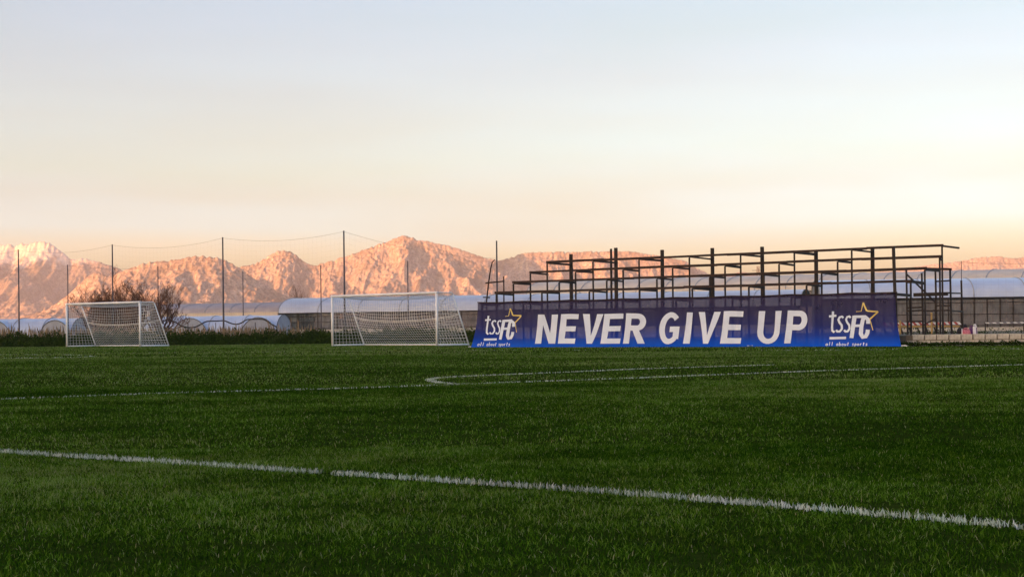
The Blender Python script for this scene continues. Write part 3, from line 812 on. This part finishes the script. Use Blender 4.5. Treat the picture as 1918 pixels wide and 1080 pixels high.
# ------------------------------------------------------------------ ball-stop fences
def ball_fence(pts, hgt, label, r, net_from=0.25, cell=0.36, ropes=1, pole_mat='pole_steel', sag=0.10, last=None):
    pts = [Vector(p) for p in pts]
    root = empty('ball_stop_fence', pts[0], label, 'fence')
    hs = [hgt] * len(pts) if last is None else [hgt] * (len(pts) - 1) + [last + 1.1]
    for p, hp in zip(pts, hs):
        MB().tube([p, p + Z * 1.0, p + Z * hp], [r * 1.15, r * 1.1, r * 0.8], 8).build('pole', M[pole_mat], root, True)
    for a, b in zip(pts[:-1], pts[1:]):
        hb = last if last is not None and b is pts[-1] else hgt
        Lx = (b - a).length
        def top(t): return hgt + (hb - hgt) * t - 0.05 - sag * Lx * 4 * t * (1 - t)
        m = MB(); n = int(Lx / cell)
        for i in range(1, n):
            t = i / n; q = a.lerp(b, t); m.tube([q + Z * net_from, q + Z * top(t)], 0.0014, 3, False)
        nz_ = int(hgt / cell)
        for j in range(nz_):
            k = j / nz_
            m.tube([a.lerp(b, t / 10) + Z * (net_from + (top(t / 10) - net_from) * k) for t in range(11)], 0.0014, 3, False)
        tag(m.build('netting', M['fence_cord'], root), kind='stuff')
        MB().tube([a.lerp(b, t / 16) + Z * top(t / 16) for t in range(17)], 0.0065, 4, False).build('top_rope', M['fence_cord'], root)
    return root
def gpt(px, Y): p = at(px, 630, Y); return (p.x, Y, 0)
ball_fence([gpt(-150, 123), gpt(36, 118), gpt(212, 112.5), gpt(419, 105.5), gpt(646, 100), gpt(932, 104)], 7.0,
           'tall ball stop net on dark poles behind both goals', 0.056, sag=0.035, last=5.4)
ball_fence([gpt(-60, 124), gpt(128, 121.5), gpt(297, 126.5), gpt(456, 138), gpt(602, 127.5), gpt(765, 121)], 6.0,
           'shorter second ball stop net on thin poles beyond the tall one', 0.042, sag=0.025)
ball_fence([gpt(1802, 80), gpt(2010, 80), gpt(2200, 80)], 3.9, 'faint ball stop net at the right edge beyond the block wall', 0.022, sag=0.02, cell=0.36)

# crooked pole left of the stand
def crooked_pole():
    Y = 66.9
    b = at(911, 568, Y); b.z = 0
    root = empty('scaffold_pole', b, 'crooked leaning pole with short crossbars left of the stand', 'pole')
    pts = [b] + [at(x, y, Y) for x, y in ((911, 568), (915, 530), (919, 503), (922, 491), (927, 486))]
    MB().tube(pts, [0.035, 0.035, 0.035, 0.032, 0.028, 0.02], 6).build('shaft', M['rust_steel'], root, True)
    MB().bar(at(909, 530, Y), at(944, 526.5, Y), 0.05, 0.06).build('crossbar', M['rust_steel'], root)
    MB().bar(at(904.5, 556.5, Y), at(918, 557, Y), 0.05, 0.05).build('crossbar', M['rust_steel'], root)
    MB().tube([Vector((at(943.5, 560, Y).x, Y, 0)), at(943.5, 517, Y)], 0.03, 5).build('side_post', M['rust_steel'], root, True)
crooked_pole()

# ------------------------------------------------------------------ greenhouses
def greenhouse(label, a, b, W, zp, zg, zr, bays, film, name='greenhouse', wall='shade_net', posts=True, band=None, plinth='concrete', rib_r=0.03, panels=True, group=None, sag=0.0):
    """barrel-roofed tunnel; a, b = near long side (left, right), W = width away from us"""
    a, b = Vector((a[0], a[1], 0)), Vector((b[0], b[1], 0))
    root = empty(name, a.lerp(b, 0.5), label, 'greenhouse', group)
    u = (b - a).normalized(); n = Vector((-u.y, u.x, 0)); L = (b - a).length
    def prof(t, s):
        th = math.pi * (1 - t)
        bow = -sag * math.sin(math.pi * ((s * bays) % 1.0)) ** 2
        return a + u * L * s + n * W * (0.5 + 0.5 * math.cos(th) * (1.0)) + Z * (zg + (zr - zg + bow) * math.sin(th) ** 0.82)
    na = 14
    for i in range(bays):
        s0, s1 = i / bays, (i + 1) / bays
        MB().grid([[prof(t / na, s0 + (s1 - s0) * k / 4) for k in range(5)] for t in range(na + 1)]).build('roof_panel', M[film], root, True)
    for i in range(bays + 1):
        s = min(max(i / bays, 0.0005), 0.9995)
        MB().tube([prof(t / 18, s) + Z * 0.012 for t in range(19)], rib_r, 5).build('roof_rib', M['pale_pole'], root, True)
    ins = n * 0.04
    for i in range(bays):
        p, q = a + u * L * i / bays, a + u * L * (i + 1) / bays
        MB().grid([[p + ins + Z * zp, q + ins + Z * zp], [p + ins + Z * (zg - 0.05), q + ins + Z * (zg - 0.05)]]).build('side_net', M[wall], root)
    if posts:
        npost = bays * 4 if wall == 'shade_net' and bays < 8 else bays * 2
        for i in range(npost + 1):
            p = a + u * L * i / npost
            MB().bar(p + Z * zp, p + Z * (zg - 0.06), 0.06, 0.06).build('wall_post', M['dark_steel'], root)
        for z, w in ((zg - 0.28, 0.045), (zp + (zg - zp) * 0.45, 0.04), (zp + 0.12, 0.05)):
            MB().bar(a - n * 0.02 + Z * z, b - n * 0.02 + Z * z, w, w).build('wall_rail', M['dark_steel'], root)
    MB().bar(a - n * 0.03 + Z * zg, b - n * 0.03 + Z * zg, 0.12, 0.09 if not band else 0.10).build('gutter', M['dark_steel'] if not band else M[band], root)
    if band:
        MB().bar(a - n * 0.05 + Z * (zg - 0.30), b - n * 0.05 + Z * (zg - 0.30), 0.03, 0.46).build('fascia', M[band], root)
    MB().box(a.lerp(b, 0.5) + Z * zp / 2 - n * 0.02, u * (L / 2 + 0.05), n * 0.11, Z * zp / 2).build('plinth', M[plinth], root)
    # left end wall
    m = MB(); arcp = [prof(t / na, 0.0) + u * 0.05 for t in range(na + 1)]
    m.add(arcp + [a + u * 0.05 + n * W * t / na for t in range(na + 1)], [(t, t + 1, na + 2 + t, na + 1 + t) for t in range(na)])
    m.build('end_wall', M['plastic_film' if not wall == 'shade_net' else 'grey_net'], root)
    return root
def xy(px, Y): return (at(px, 600, Y).x, Y)
greenhouse('long pale tunnel greenhouse behind the right goal with dark netted sides', xy(521, 138), xy(1500, 124.5), 7.2, 0.90, 2.32, 3.70, 12, 'plastic_film')
greenhouse('nearest pale tunnel greenhouse at the right behind the end of the stand', xy(1536, 97.5), xy(2120, 95.5), 7.0, 0.56, 2.34, 3.62, 6, 'blue_film')
greenhouse('far dusty mauve greenhouse with a cream fascia left of the long tunnel', xy(205, 212), xy(620, 200), 9.0, 0.5, 3.25, 4.6, 9, 'dusty_film', wall='dusty_film', posts=False, band='cream_band', rib_r=0.05)
greenhouse('tall far cream roofed greenhouse rising behind the scaffold stand', xy(985, 176), xy(2050, 148), 11.0, 0.5, 4.3, 6.15, 18, 'cream_film', wall='dusty_film', posts=False, rib_r=0.05)

def poly_tunnel(label, xa, xb, Y, bays, hh, vents):
    """low tunnel lying across the view; every second bay has an arched, netted side vent"""
    a, b = Vector((at(xa, 600, Y).x, Y, 0)), Vector((at(xb, 600, Y - 2).x, Y - 2, 0))
    root = empty('polytunnel', a.lerp(b, 0.5), label, 'polytunnel', 'low polytunnels beyond the weeds')
    u = (b - a).normalized(); n = Vector((-u.y, u.x, 0)); L = (b - a).length; W = 4.2
    def prof(t, s):
        th = math.pi * (1 - t)
        return a + u * L * s + n * W * (0.5 + 0.5 * math.cos(th)) + Z * (0.3 + (hh - 0.3 - 0.05 * abs(math.sin(math.pi * s * bays))) * math.sin(th) ** 0.8)
    for i in range(bays):
        MB().grid([[prof(t / 14, (i + k / 4) / bays) for k in range(5)] for t in range(15)]).build('cover', M['blue_film'], root, True)
    for i in range(bays + 1):
        s_ = min(max(i / bays, 0.0004), 0.9996)
        MB().tube([prof(t / 16, s_) + Z * 0.015 for t in range(17)], 0.03, 5).build('hoop', M['pole_steel' if i in (0, bays) else 'pale_pole'], root, True)
    m = MB(); e = [prof(t / 12, 0.0) + u * 0.03 for t in range(13)]
    m.add(e + [Vector((p.x, p.y, 0)) for p in e], [(t, t + 1, 14 + t, 13 + t) for t in range(12)])
    m.build('end_net', M['vent_net'], root)
    m = MB(); e = [prof(t / 12, 1.0) - u * 0.03 for t in range(13)]
    m.add(e + [Vector((p.x, p.y, 0)) for p in e], [(t, t + 1, 14 + t, 13 + t) for t in range(12)])
    m.build('end_net', M['vent_net'], root)
    bw = L / bays
    for i in vents:
        c = a + u * bw * (i + 0.5); r = bw * 0.52; zt = hh * 0.90
        arch = [c + u * (-r * math.cos(math.pi * t / 16)) - n * 0.12 + Z * (0.35 + (zt - 0.35) * math.sin(math.pi * t / 16)) for t in range(17)]
        back = [p + n * 1.3 + Z * 0.05 for p in arch]
        v = MB(); v.add(arch + [Vector((p.x, p.y, 0.05)) for p in arch], [(t, t + 1, 18 + t, 17 + t) for t in range(16)])
        vo = v.build('side_vent', M['vent_net'], root)
        MB().grid([arch, back]).build('hood', M['blue_film'], vo, True)
        MB().tube([p - n * 0.02 for p in arch], 0.028, 5).build('vent_hoop', M['pole_steel'], vo, True)
M['vent_net'] = plain('vent_net', (0.34, 0.36, 0.41), (0.46, 0.48, 0.54), 1.5, 0.9)
poly_tunnel('low blue white polytunnel at the left edge behind dry reeds', -90, 132, 128, 4, 2.05, (1, 3))
poly_tunnel('low blue white polytunnel right of the left goal, beside the long greenhouse', 262, 517, 129, 4, 2.12, (1, 3))
def film_edge():  # rolled black edge of the tunnel film, modelled as a loose tube
    Y = 125.5
    pts = [(300, 610), (306, 602), (316, 598.5), (328, 603), (340, 610), (352, 613), (366, 612), (378, 606), (388, 601.5), (404, 601), (420, 600.5), (432, 605), (442, 607), (452, 604.5), (462, 598.5), (478, 597.5), (494, 598), (504, 604), (518, 612)]
    p = [at(a, b, Y + 0.4 * math.sin(i)) for i, (a, b) in enumerate(pts)]
    o = MB(); q = smooth_poly(np.array([[v.x, v.y, v.z] for v in p]), 4); o.tube([Vector(v) for v in q], 0.055, 6)
    o = o.build('irrigation_hose', M['black_hose'], None, True)
    tag(o, 'thick black hose sagging in waves along the polytunnel ends', 'hose')
    for px in (352, 404, 478):
        a = at(px, 606, Y + 0.2); m = MB().tube([Vector((a.x, a.y, 0)), Vector((a.x, a.y, 0.69 + (622 - 602) * Y / 3000))], 0.03, 5)
        ob = m.build('hose_stake', M['dark_steel'], None); ob.parent = o
film_edge()

# ------------------------------------------------------------------ block wall, terrace and what stands there
def terrace():
    x0, y0 = BEND.x + 0.45, YW + 0.15
    m = MB(); m.box((x0 + 16.1, y0 + 19.1, 0.18), (16, 0, 0), (0, 18.9, 0), (0, 0, 0.18))
    tag(m.build('terrace', M['terrace_soil']), 'raised bank of dry soil behind the block wall', None, None, 'structure')
    root = empty('block_wall', (x0 + 5.5, y0 - 0.1, 0), 'low wall of two courses of pale concrete blocks right of the banner', 'wall')
    meshes = []
    for k in range(5):
        b = MB(); w, d, h = 0.192, 0.10, 0.095
        vs = [(sx * (w - rnd.uniform(0, 0.018)), sy * d, sz * (h - rnd.uniform(0, 0.010))) for sz in (-1, 1) for sy in (-1, 1) for sx in (-1, 1)]
        b.add(vs, [(0, 2, 3, 1), (4, 5, 7, 6), (0, 1, 5, 4), (2, 6, 7, 3), (0, 4, 6, 2), (1, 3, 7, 5)])
        me = bpy.data.meshes.new('block'); me.from_pydata(b.v, [], b.f); me.materials.append(M['block_stone']); meshes.append(me)
    for c in range(2):
        for i in range(27):
            o = bpy.data.objects.new('block', meshes[rnd.randrange(5)]); o.parent = root
            o.location = (x0 - 5.5 - x0 + 0.2 + i * 0.41 + (0.205 if c else 0), rnd.uniform(-0.012, 0.012), 0.10 + c * 0.205)
            o.rotation_euler = (rnd.uniform(-0.02, 0.02), rnd.uniform(-0.012, 0.012), rnd.uniform(-0.03, 0.03)); link(o)
    MB().box((x0 + 5.6, y0 - 0.07, 0.19), (5.6, 0, 0), (0, 0.07, 0), (0, 0, 0.185)).build('mortar', M['mortar'], root)
terrace()

def barrier():
    Y = 64.0
    a, b = at(1655, 611.5, Y), at(1797, 610.5, Y)
    root = empty('barrier', (a.x, Y, 0.36), 'striped red and white board above a yellow wooden rail behind the stand end', 'barrier')
    n = 26; p, q = at(1655, 606.5, Y), at(1799, 605.0, Y)
    for i in range(n):
        u0, u1 = p.lerp(q, i / n), p.lerp(q, (i + 1) / n); d = (q - p).normalized() * 0.05
        m = MB(); m.add([u0 - Z * 0.055 + d, u1 - Z * 0.055 + d, u1 + Z * 0.055 - d, u0 + Z * 0.055 - d], [(0, 1, 2, 3)])
        m.add([Vector(v) + Vector((0, 0.02, 0)) for v in m.v[:4]], [(3, 2, 1, 0)])
        m.build('stripe', M['tape_white' if i % 2 else 'tape_red'], root)
    MB().bar(a, b, 0.06, 0.075).build('rail', M['yellow_wood'], root)
    for i in range(10):
        t = a.lerp(b, i / 9.0)
        MB().bar(t - Z * 0.03, Vector((t.x + 0.10, t.y + 0.02, 0.36)), 0.05, 0.05).build('leg', M['wood_post'], root)
    for px, yt in ((1686, 600), (1745, 585)):
        t = at(px, yt, Y - 0.2); MB().bar(Vector((t.x, t.y, 0.36)), t, 0.06, 0.06).build('upright', M['yellow_wood'], root)
barrier()
def tape():
    Y = 84.0; p, q = at(1846, 604.5, Y), at(1990, 603, Y); root = empty('barrier_tape', (p.x, Y, 0.36), 'narrow white dashed tape along the greenhouse side at the right edge', 'tape'); n = 22
    for i in range(n):
        a, b = p.lerp(q, i / n), p.lerp(q, (i + 1) / n); d = (q - p).normalized() * 0.04
        m = MB(); m.add([a - Z * 0.03 + d, b - Z * 0.03 + d, b + Z * 0.03 - d, a + Z * 0.03 - d], [(0, 1, 2, 3)])
        m.build('stripe', M['grey_net' if i % 2 else 'tape_white'], root)
    for i in range(3):
        t = p.lerp(q, i / 2); MB().bar(Vector((t.x, t.y + 0.06, 0.36)), t + Vector((0, 0.06, 0.08)), 0.05, 0.05).build('stake', M['wood_post'], root)
tape()

def bag(name, label, px, wpx, hpx, mat, Y=YW + 0.42, taper=0.82, depth=0.16, handle=True, hmat=None, trim=None, lean=0.0, z0=0.36):
    c = at(px, 620, Y); c.z = z0; w = wpx * Y / F / 2; h = hpx * Y / F
    root = empty(name, c, label, 'bag', 'bags left on the block wall')
    P = []
    for k, (f, zz) in enumerate(((0.86, 0.0), (1.0, 0.12), (1.02, 0.45), (0.94, 0.8), (taper, 1.0))):
        row = []
        for i in range(17):
            a = 2 * math.pi * i / 16; ca, sa = math.cos(a), math.sin(a)
            ex = 0.55
            row.append(c + Vector((math.copysign(abs(ca) ** ex, ca) * w * f + lean * zz * h, math.copysign(abs(sa) ** ex, sa) * depth * f * (1 - 0.35 * zz), h * zz + 0.01 * math.sin(3 * a + k))))
        P.append(row)
    m = MB().grid(P); n = len(m.v); m.v.append(tuple(c + Vector((lean * h, 0, h * 0.94)))); m.f += [(4 * 17 + i, 4 * 17 + i + 1, n) for i in range(16)]
    m.build('body', M[mat], root, True)
    if handle:
        for s in (-1, 1):
            MB().tube([c + Vector((math.cos(t) * w * 0.5 + lean * h, s * depth * 0.5, h * 0.96 + math.sin(t) * h * 0.38)) for t in np.linspace(0, math.pi, 9)], 0.013, 5).build('handle', M[hmat or mat], root, True)
    if trim:
        MB().box(c + Vector((w * 0.45, -depth * 0.98, h * 0.5)), (w * 0.16, 0, 0), (0, 0.012, 0), (0, 0, h * 0.46)).build('stripe', M[trim], root)
bag('sports_bag', 'black sports bag with a white stripe, leftmost of the bags on the wall', 1797.5, 9, 13, 'black_cloth', trim='paper_white', handle=False, taper=0.6)
bag('tote_bag', 'pink patterned tote bag on the block wall', 1809.5, 15, 10, 'pink_cloth', Y=YW + 0.30)
bag('backpack', 'tall black backpack standing behind the pink tote bag', 1807.5, 7.5, 20, 'black_cloth', Y=YW + 0.75, taper=0.55, handle=False)
bag('tote_bag', 'dark purple bag between the pink tote and the white bag', 1819.5, 8, 13, 'purple_cloth', Y=YW + 0.5, taper=0.8)
bag('shopping_bag', 'white and purple shopping bag with a handle, rightmost of the bags', 1826, 7.5, 15, 'paper_white', Y=YW + 0.36, taper=0.95, trim='purple_cloth', hmat='paper_white', depth=0.1)

def litter():
    p = ground_at(1405, 650.5); m = MB()
    m.grid([[Vector((p.x + (i - 1.5) * 0.07, p.y + (j - 1) * 0.05 + 0.02 * i, 0.045 + 0.016 * ((i * 7 + j * 5) % 3))) for i in range(4)] for j in range(3)])
    tag(m.build('paper_scrap', M['paper_white']), 'small white scrap of paper on the grass under the banner', 'litter')
litter()

# ------------------------------------------------------------------ bare trees
def bare_tree(name, label, base, hgt, spread, stems, depth, seed, twig_r=0.012, cat='tree', group=None, up=0.45):
    r = random.Random(seed)
    root = empty(name, base, label, cat, group)
    trunk, crown = MB(), MB()
    def grow(p, d, L, rad, lv):
        n = 4; pts, rs = [p], [rad]
        for i in range(n):
            d = (d + Vector((r.gauss(0, 0.16), r.gauss(0, 0.16), r.gauss(0.03, 0.12)))).normalized()
            p = p + d * L / n; pts.append(p); rs.append(rad * (1 - 0.5 * (i + 1) / n))
        (trunk if lv < 2 else crown).tube(pts, rs, 5 if lv < 2 else 3, False)
        if lv >= depth: return
        for k in range(r.choice((3, 4, 4, 5)) if lv < depth - 1 else r.choice((3, 4))):
            i = r.randint(1, n); q = pts[i]
            ang = r.uniform(0, 2 * math.pi); side = Vector((math.cos(ang), math.sin(ang), r.uniform(-0.05, 0.8)))
            nd = (d * 0.75 + side.normalized() * r.uniform(0.5, 0.95) + Z * up * r.uniform(0, 0.6)).normalized()
            grow(q, nd, L * r.uniform(0.48, 0.74), max(rs[i] * 0.62, twig_r * 0.7), lv + 1)
    for s in range(stems):
        a = 2 * math.pi * s / stems + r.uniform(-0.5, 0.5); t = r.uniform(0.25, 1.0) * spread
        d = Vector((math.cos(a) * t, math.sin(a) * t * 0.7, 1)).normalized()
        grow(Vector(base) + Vector((math.cos(a), math.sin(a), 0)) * 0.15, d, hgt * r.uniform(0.42, 0.60), hgt * 0.020, 0)
    trunk.build('trunk', M['bark'], root, True)
    crown.build('crown', M['twig'], root)
    return root
def gp(px, Y): p = at(px, 630, Y); return Vector((p.x, Y, 0))
bare_tree('bare_tree', 'wide leafless brown tree spreading behind the left goal', gp(186, 114), 4.3, 1.05, 11, 4, 3, 0.018)
bare_tree('bare_tree', 'leafless brown tree rising above the middle of the left goal', gp(238, 115), 4.2, 0.9, 10, 4, 12, 0.018)
bare_tree('bare_tree', 'smaller leafless tree at the right side of the left goal', gp(292, 113), 4.4, 0.85, 8, 4, 9, 0.018)
bare_tree('bare_sapling', 'thin leafless sapling behind the left end of the long greenhouse', gp(552, 150), 5.6, 0.12, 2, 3, 5, 0.018, group='saplings behind the long greenhouse', up=1.2)
bare_tree('bare_sapling', 'tallest thin leafless sapling above the roof of the long greenhouse', gp(575, 150), 6.6, 0.08, 2, 2, 8, 0.018, group='saplings behind the long greenhouse', up=1.4)

# ------------------------------------------------------------------ weeds, reeds, bushes
def leaf_cloud(name, pos, size, tint, mat):
    """pos (n,3): two-triangle leaves with random orientation"""
    n = len(pos)
    d = rng.normal(size=(n, 3)); d[:, 2] = np.abs(d[:, 2]) * 0.9 + 0.2; d /= np.linalg.norm(d, axis=1)[:, None]
    e = np.cross(d, rng.normal(size=(n, 3))); e /= np.linalg.norm(e, axis=1)[:, None]
    L, w = size[:, None], size[:, None] * 0.38
    V = np.stack([pos, pos + d * L * 0.5 + e * w * 0.5, pos + d * L, pos + d * L * 0.5 - e * w * 0.5], 1).reshape(-1, 3)
    i = np.arange(n)[:, None] * 4
    return np_mesh(name, V, (i + np.array([[0, 1, 2, 3]])).ravel(), np.full(n, 4), mat, attr=np.repeat(tint, 4))
def weed_bank(x0, x1, y0, y1, hfun, n, label, size=(0.10, 0.26)):
    x = rng.uniform(x0, x1, n); y = rng.uniform(y0, y1, n)
    hh = hfun(x, y)
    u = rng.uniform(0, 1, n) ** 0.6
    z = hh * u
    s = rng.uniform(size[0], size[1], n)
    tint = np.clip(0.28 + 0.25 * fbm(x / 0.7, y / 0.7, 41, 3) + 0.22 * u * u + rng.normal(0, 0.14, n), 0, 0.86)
    o = leaf_cloud('weeds', np.stack([x, y, z], 1), s, tint, M['weed_leaf'])
    return tag(o, label, None, None, 'stuff')
def bank_h(x, y):
    e = np.clip((y - 93.6 - 0.9 * fbm(x / 1.5, y * 0, 61, 3)) / 3.2, 0.05, 1.0)
    h = 0.42 + 0.85 * fbm(x / 2.0, y / 2.0, 23, 4) + 0.55 * fbm(x / 0.6, y / 0.6, 27, 3) + 0.12 * fbm(x / 9.0, y / 9.0, 29, 2)
    return np.clip(h, 0.12, 1.4) * e
weed_bank(-42, -0.5, 93.4, 108, bank_h, 84000, 'dark green weeds growing along the far edge of the pitch')
def wall_h(x, y):
    return np.clip(0.09 + 0.13 * fbm(x / 0.9, y / 0.9, 33, 4) + 0.10 * fbm(x / 0.3, y / 0.3, 35, 3), 0.03, 0.5)
weed_bank(BEND.x + 0.1, 26, YW - 0.85, YW + 0.02, wall_h, 9000, 'low dark weeds along the foot of the block wall', (0.04, 0.11))
weed_bank(15.0, 28, YW + 7, YW + 15, lambda x, y: np.clip(0.36 + 0.05 + 0.55 * fbm(x / 1.3, y / 1.3, 37, 3), 0.37, 0.80), 3000, 'small green weeds on the bank behind the block wall', (0.06, 0.14))

def reeds():
    n = 3900
    x = rng.uniform(-43, -13.5, n); y = rng.uniform(101, 113, n)
    dens = fbm(x / 1.8, y / 1.8, 51, 3)
    k = rng.uniform(0, 1, n) < np.clip(0.55 + 1.6 * dens, 0.08, 1); x, y = x[k], y[k]; n = len(x)
    h = np.clip(0.98 + 0.34 * fbm(x / 1.2, y / 1.2, 53, 3) + rng.normal(0, 0.16, n), 0.4, 1.9)
    tall = rng.uniform(0, 1, n) < 0.02; h = np.where(tall, h + rng.uniform(0.2, 0.7, n), h)
    lx, ly = rng.normal(0, 0.10, n) * h, rng.normal(0, 0.10, n) * h
    w = rng.uniform(0.008, 0.018, n); yaw = rng.uniform(0, np.pi, n); cx, sx = np.cos(yaw) * w, np.sin(yaw) * w
    V = np.stack([np.stack([x - cx, y - sx, 0 * x], 1), np.stack([x + cx, y + sx, 0 * x], 1),
                  np.stack([x + lx * .8 + cx * 2.2, y + ly * .8 + sx * 2.2, h * .82], 1), np.stack([x + lx, y + ly, h], 1), np.stack([x + lx * .8 - cx * 2.2, y + ly * .8 - sx * 2.2, h * .82], 1)], 1).reshape(-1, 3)
    i = np.arange(n)[:, None] * 5
    f = np.concatenate([i, i + 1, i + 2, i + 4, i + 4, i + 2, i + 3], 1).ravel()
    o = np_mesh('dry_reeds', V, f, np.tile([4, 3], n), M['reed'])
    tag(o, 'dry beige reeds standing behind the green weeds', None, None, 'stuff')
reeds()

def bush(label, base, w, h, n, seed):
    root = empty('bush', base, label, 'bush', 'bushes along the foot of the long greenhouse')
    r_ = np.random.default_rng(seed)
    c = np.array(base)
    lobes = [(r_.uniform(-0.6, 0.6) * w, r_.uniform(-0.4, 0.4), r_.uniform(0.3, 0.75) * h, r_.uniform(0.3, 0.55)) for _ in range(7)]
    pos = []
    for lx, ly, lz, lr in lobes:
        d = r_.normal(size=(n // 7, 3)); d /= np.linalg.norm(d, axis=1)[:, None]
        pos.append(np.array([lx, ly, lz]) + d * (r_.uniform(0.3, 1, (n // 7, 1)) ** 0.5) * np.array([lr * w, lr * 0.6, lr * h * 0.7]))
    pos = np.concatenate(pos); pos[:, 2] = np.maximum(pos[:, 2], 0.02)
    o = leaf_cloud('foliage', pos, r_.uniform(0.08, 0.2, len(pos)), np.clip(r_.normal(0.35, 0.2, len(pos)), 0, 0.9), M['weed_leaf'])
    o.parent = root
    m = MB()
    for lx, ly, lz, _ in lobes: m.tube([c, c + np.array([lx, ly, lz])], 0.02, 4)
    m.build('stem', M['bark'], root)
bush('rounded dark bush seen through the net of the right goal', tuple(gp(772, 108)), 1.1, 0.95, 2600, 1)
bush('upright dark bush left of the rounded one behind the right goal', tuple(gp(728, 107)), 0.55, 1.0, 1500, 2)
bush('dark bush between the tall pole and the right goal', tuple(gp(600, 103)), 0.9, 0.85, 2000, 3)

def pylon():
    Y = 900.0; b = at(1420, 516, Y); b.z = 0
    root = empty('power_pylon', b, 'faint distant power pylon seen through the upper bays of the stand', 'pylon')
    t = at(1420, 498, Y); h = t.z; m = MB()
    for sx in (-1, 1):
        for sy in (-1, 1): m.bar(b + Vector((sx * 1.6, sy * 1.6, 0)), b + Vector((sx * 0.5, sy * 0.5, h)), 0.22, 0.22)
    for k in range(6):
        z0, z1 = h * k / 6, h * (k + 1) / 6; w0, w1 = 1.6 - 1.1 * k / 6, 1.6 - 1.1 * (k + 1) / 6
        m.bar(b + Vector((-w0, -w0, z0)), b + Vector((w1, -w1, z1)), 0.14, 0.14); m.bar(b + Vector((w0, -w0, z0)), b + Vector((-w1, -w1, z1)), 0.14, 0.14)
    m.build('lattice_tower', M['pole_steel'], root)
    for z in (h * 0.93, h * 0.76): MB().bar(b + Vector((-3.4, 0, z)), b + Vector((3.4, 0, z)), 0.2, 0.24).build('cross_arm', M['pole_steel'], root)
pylon()
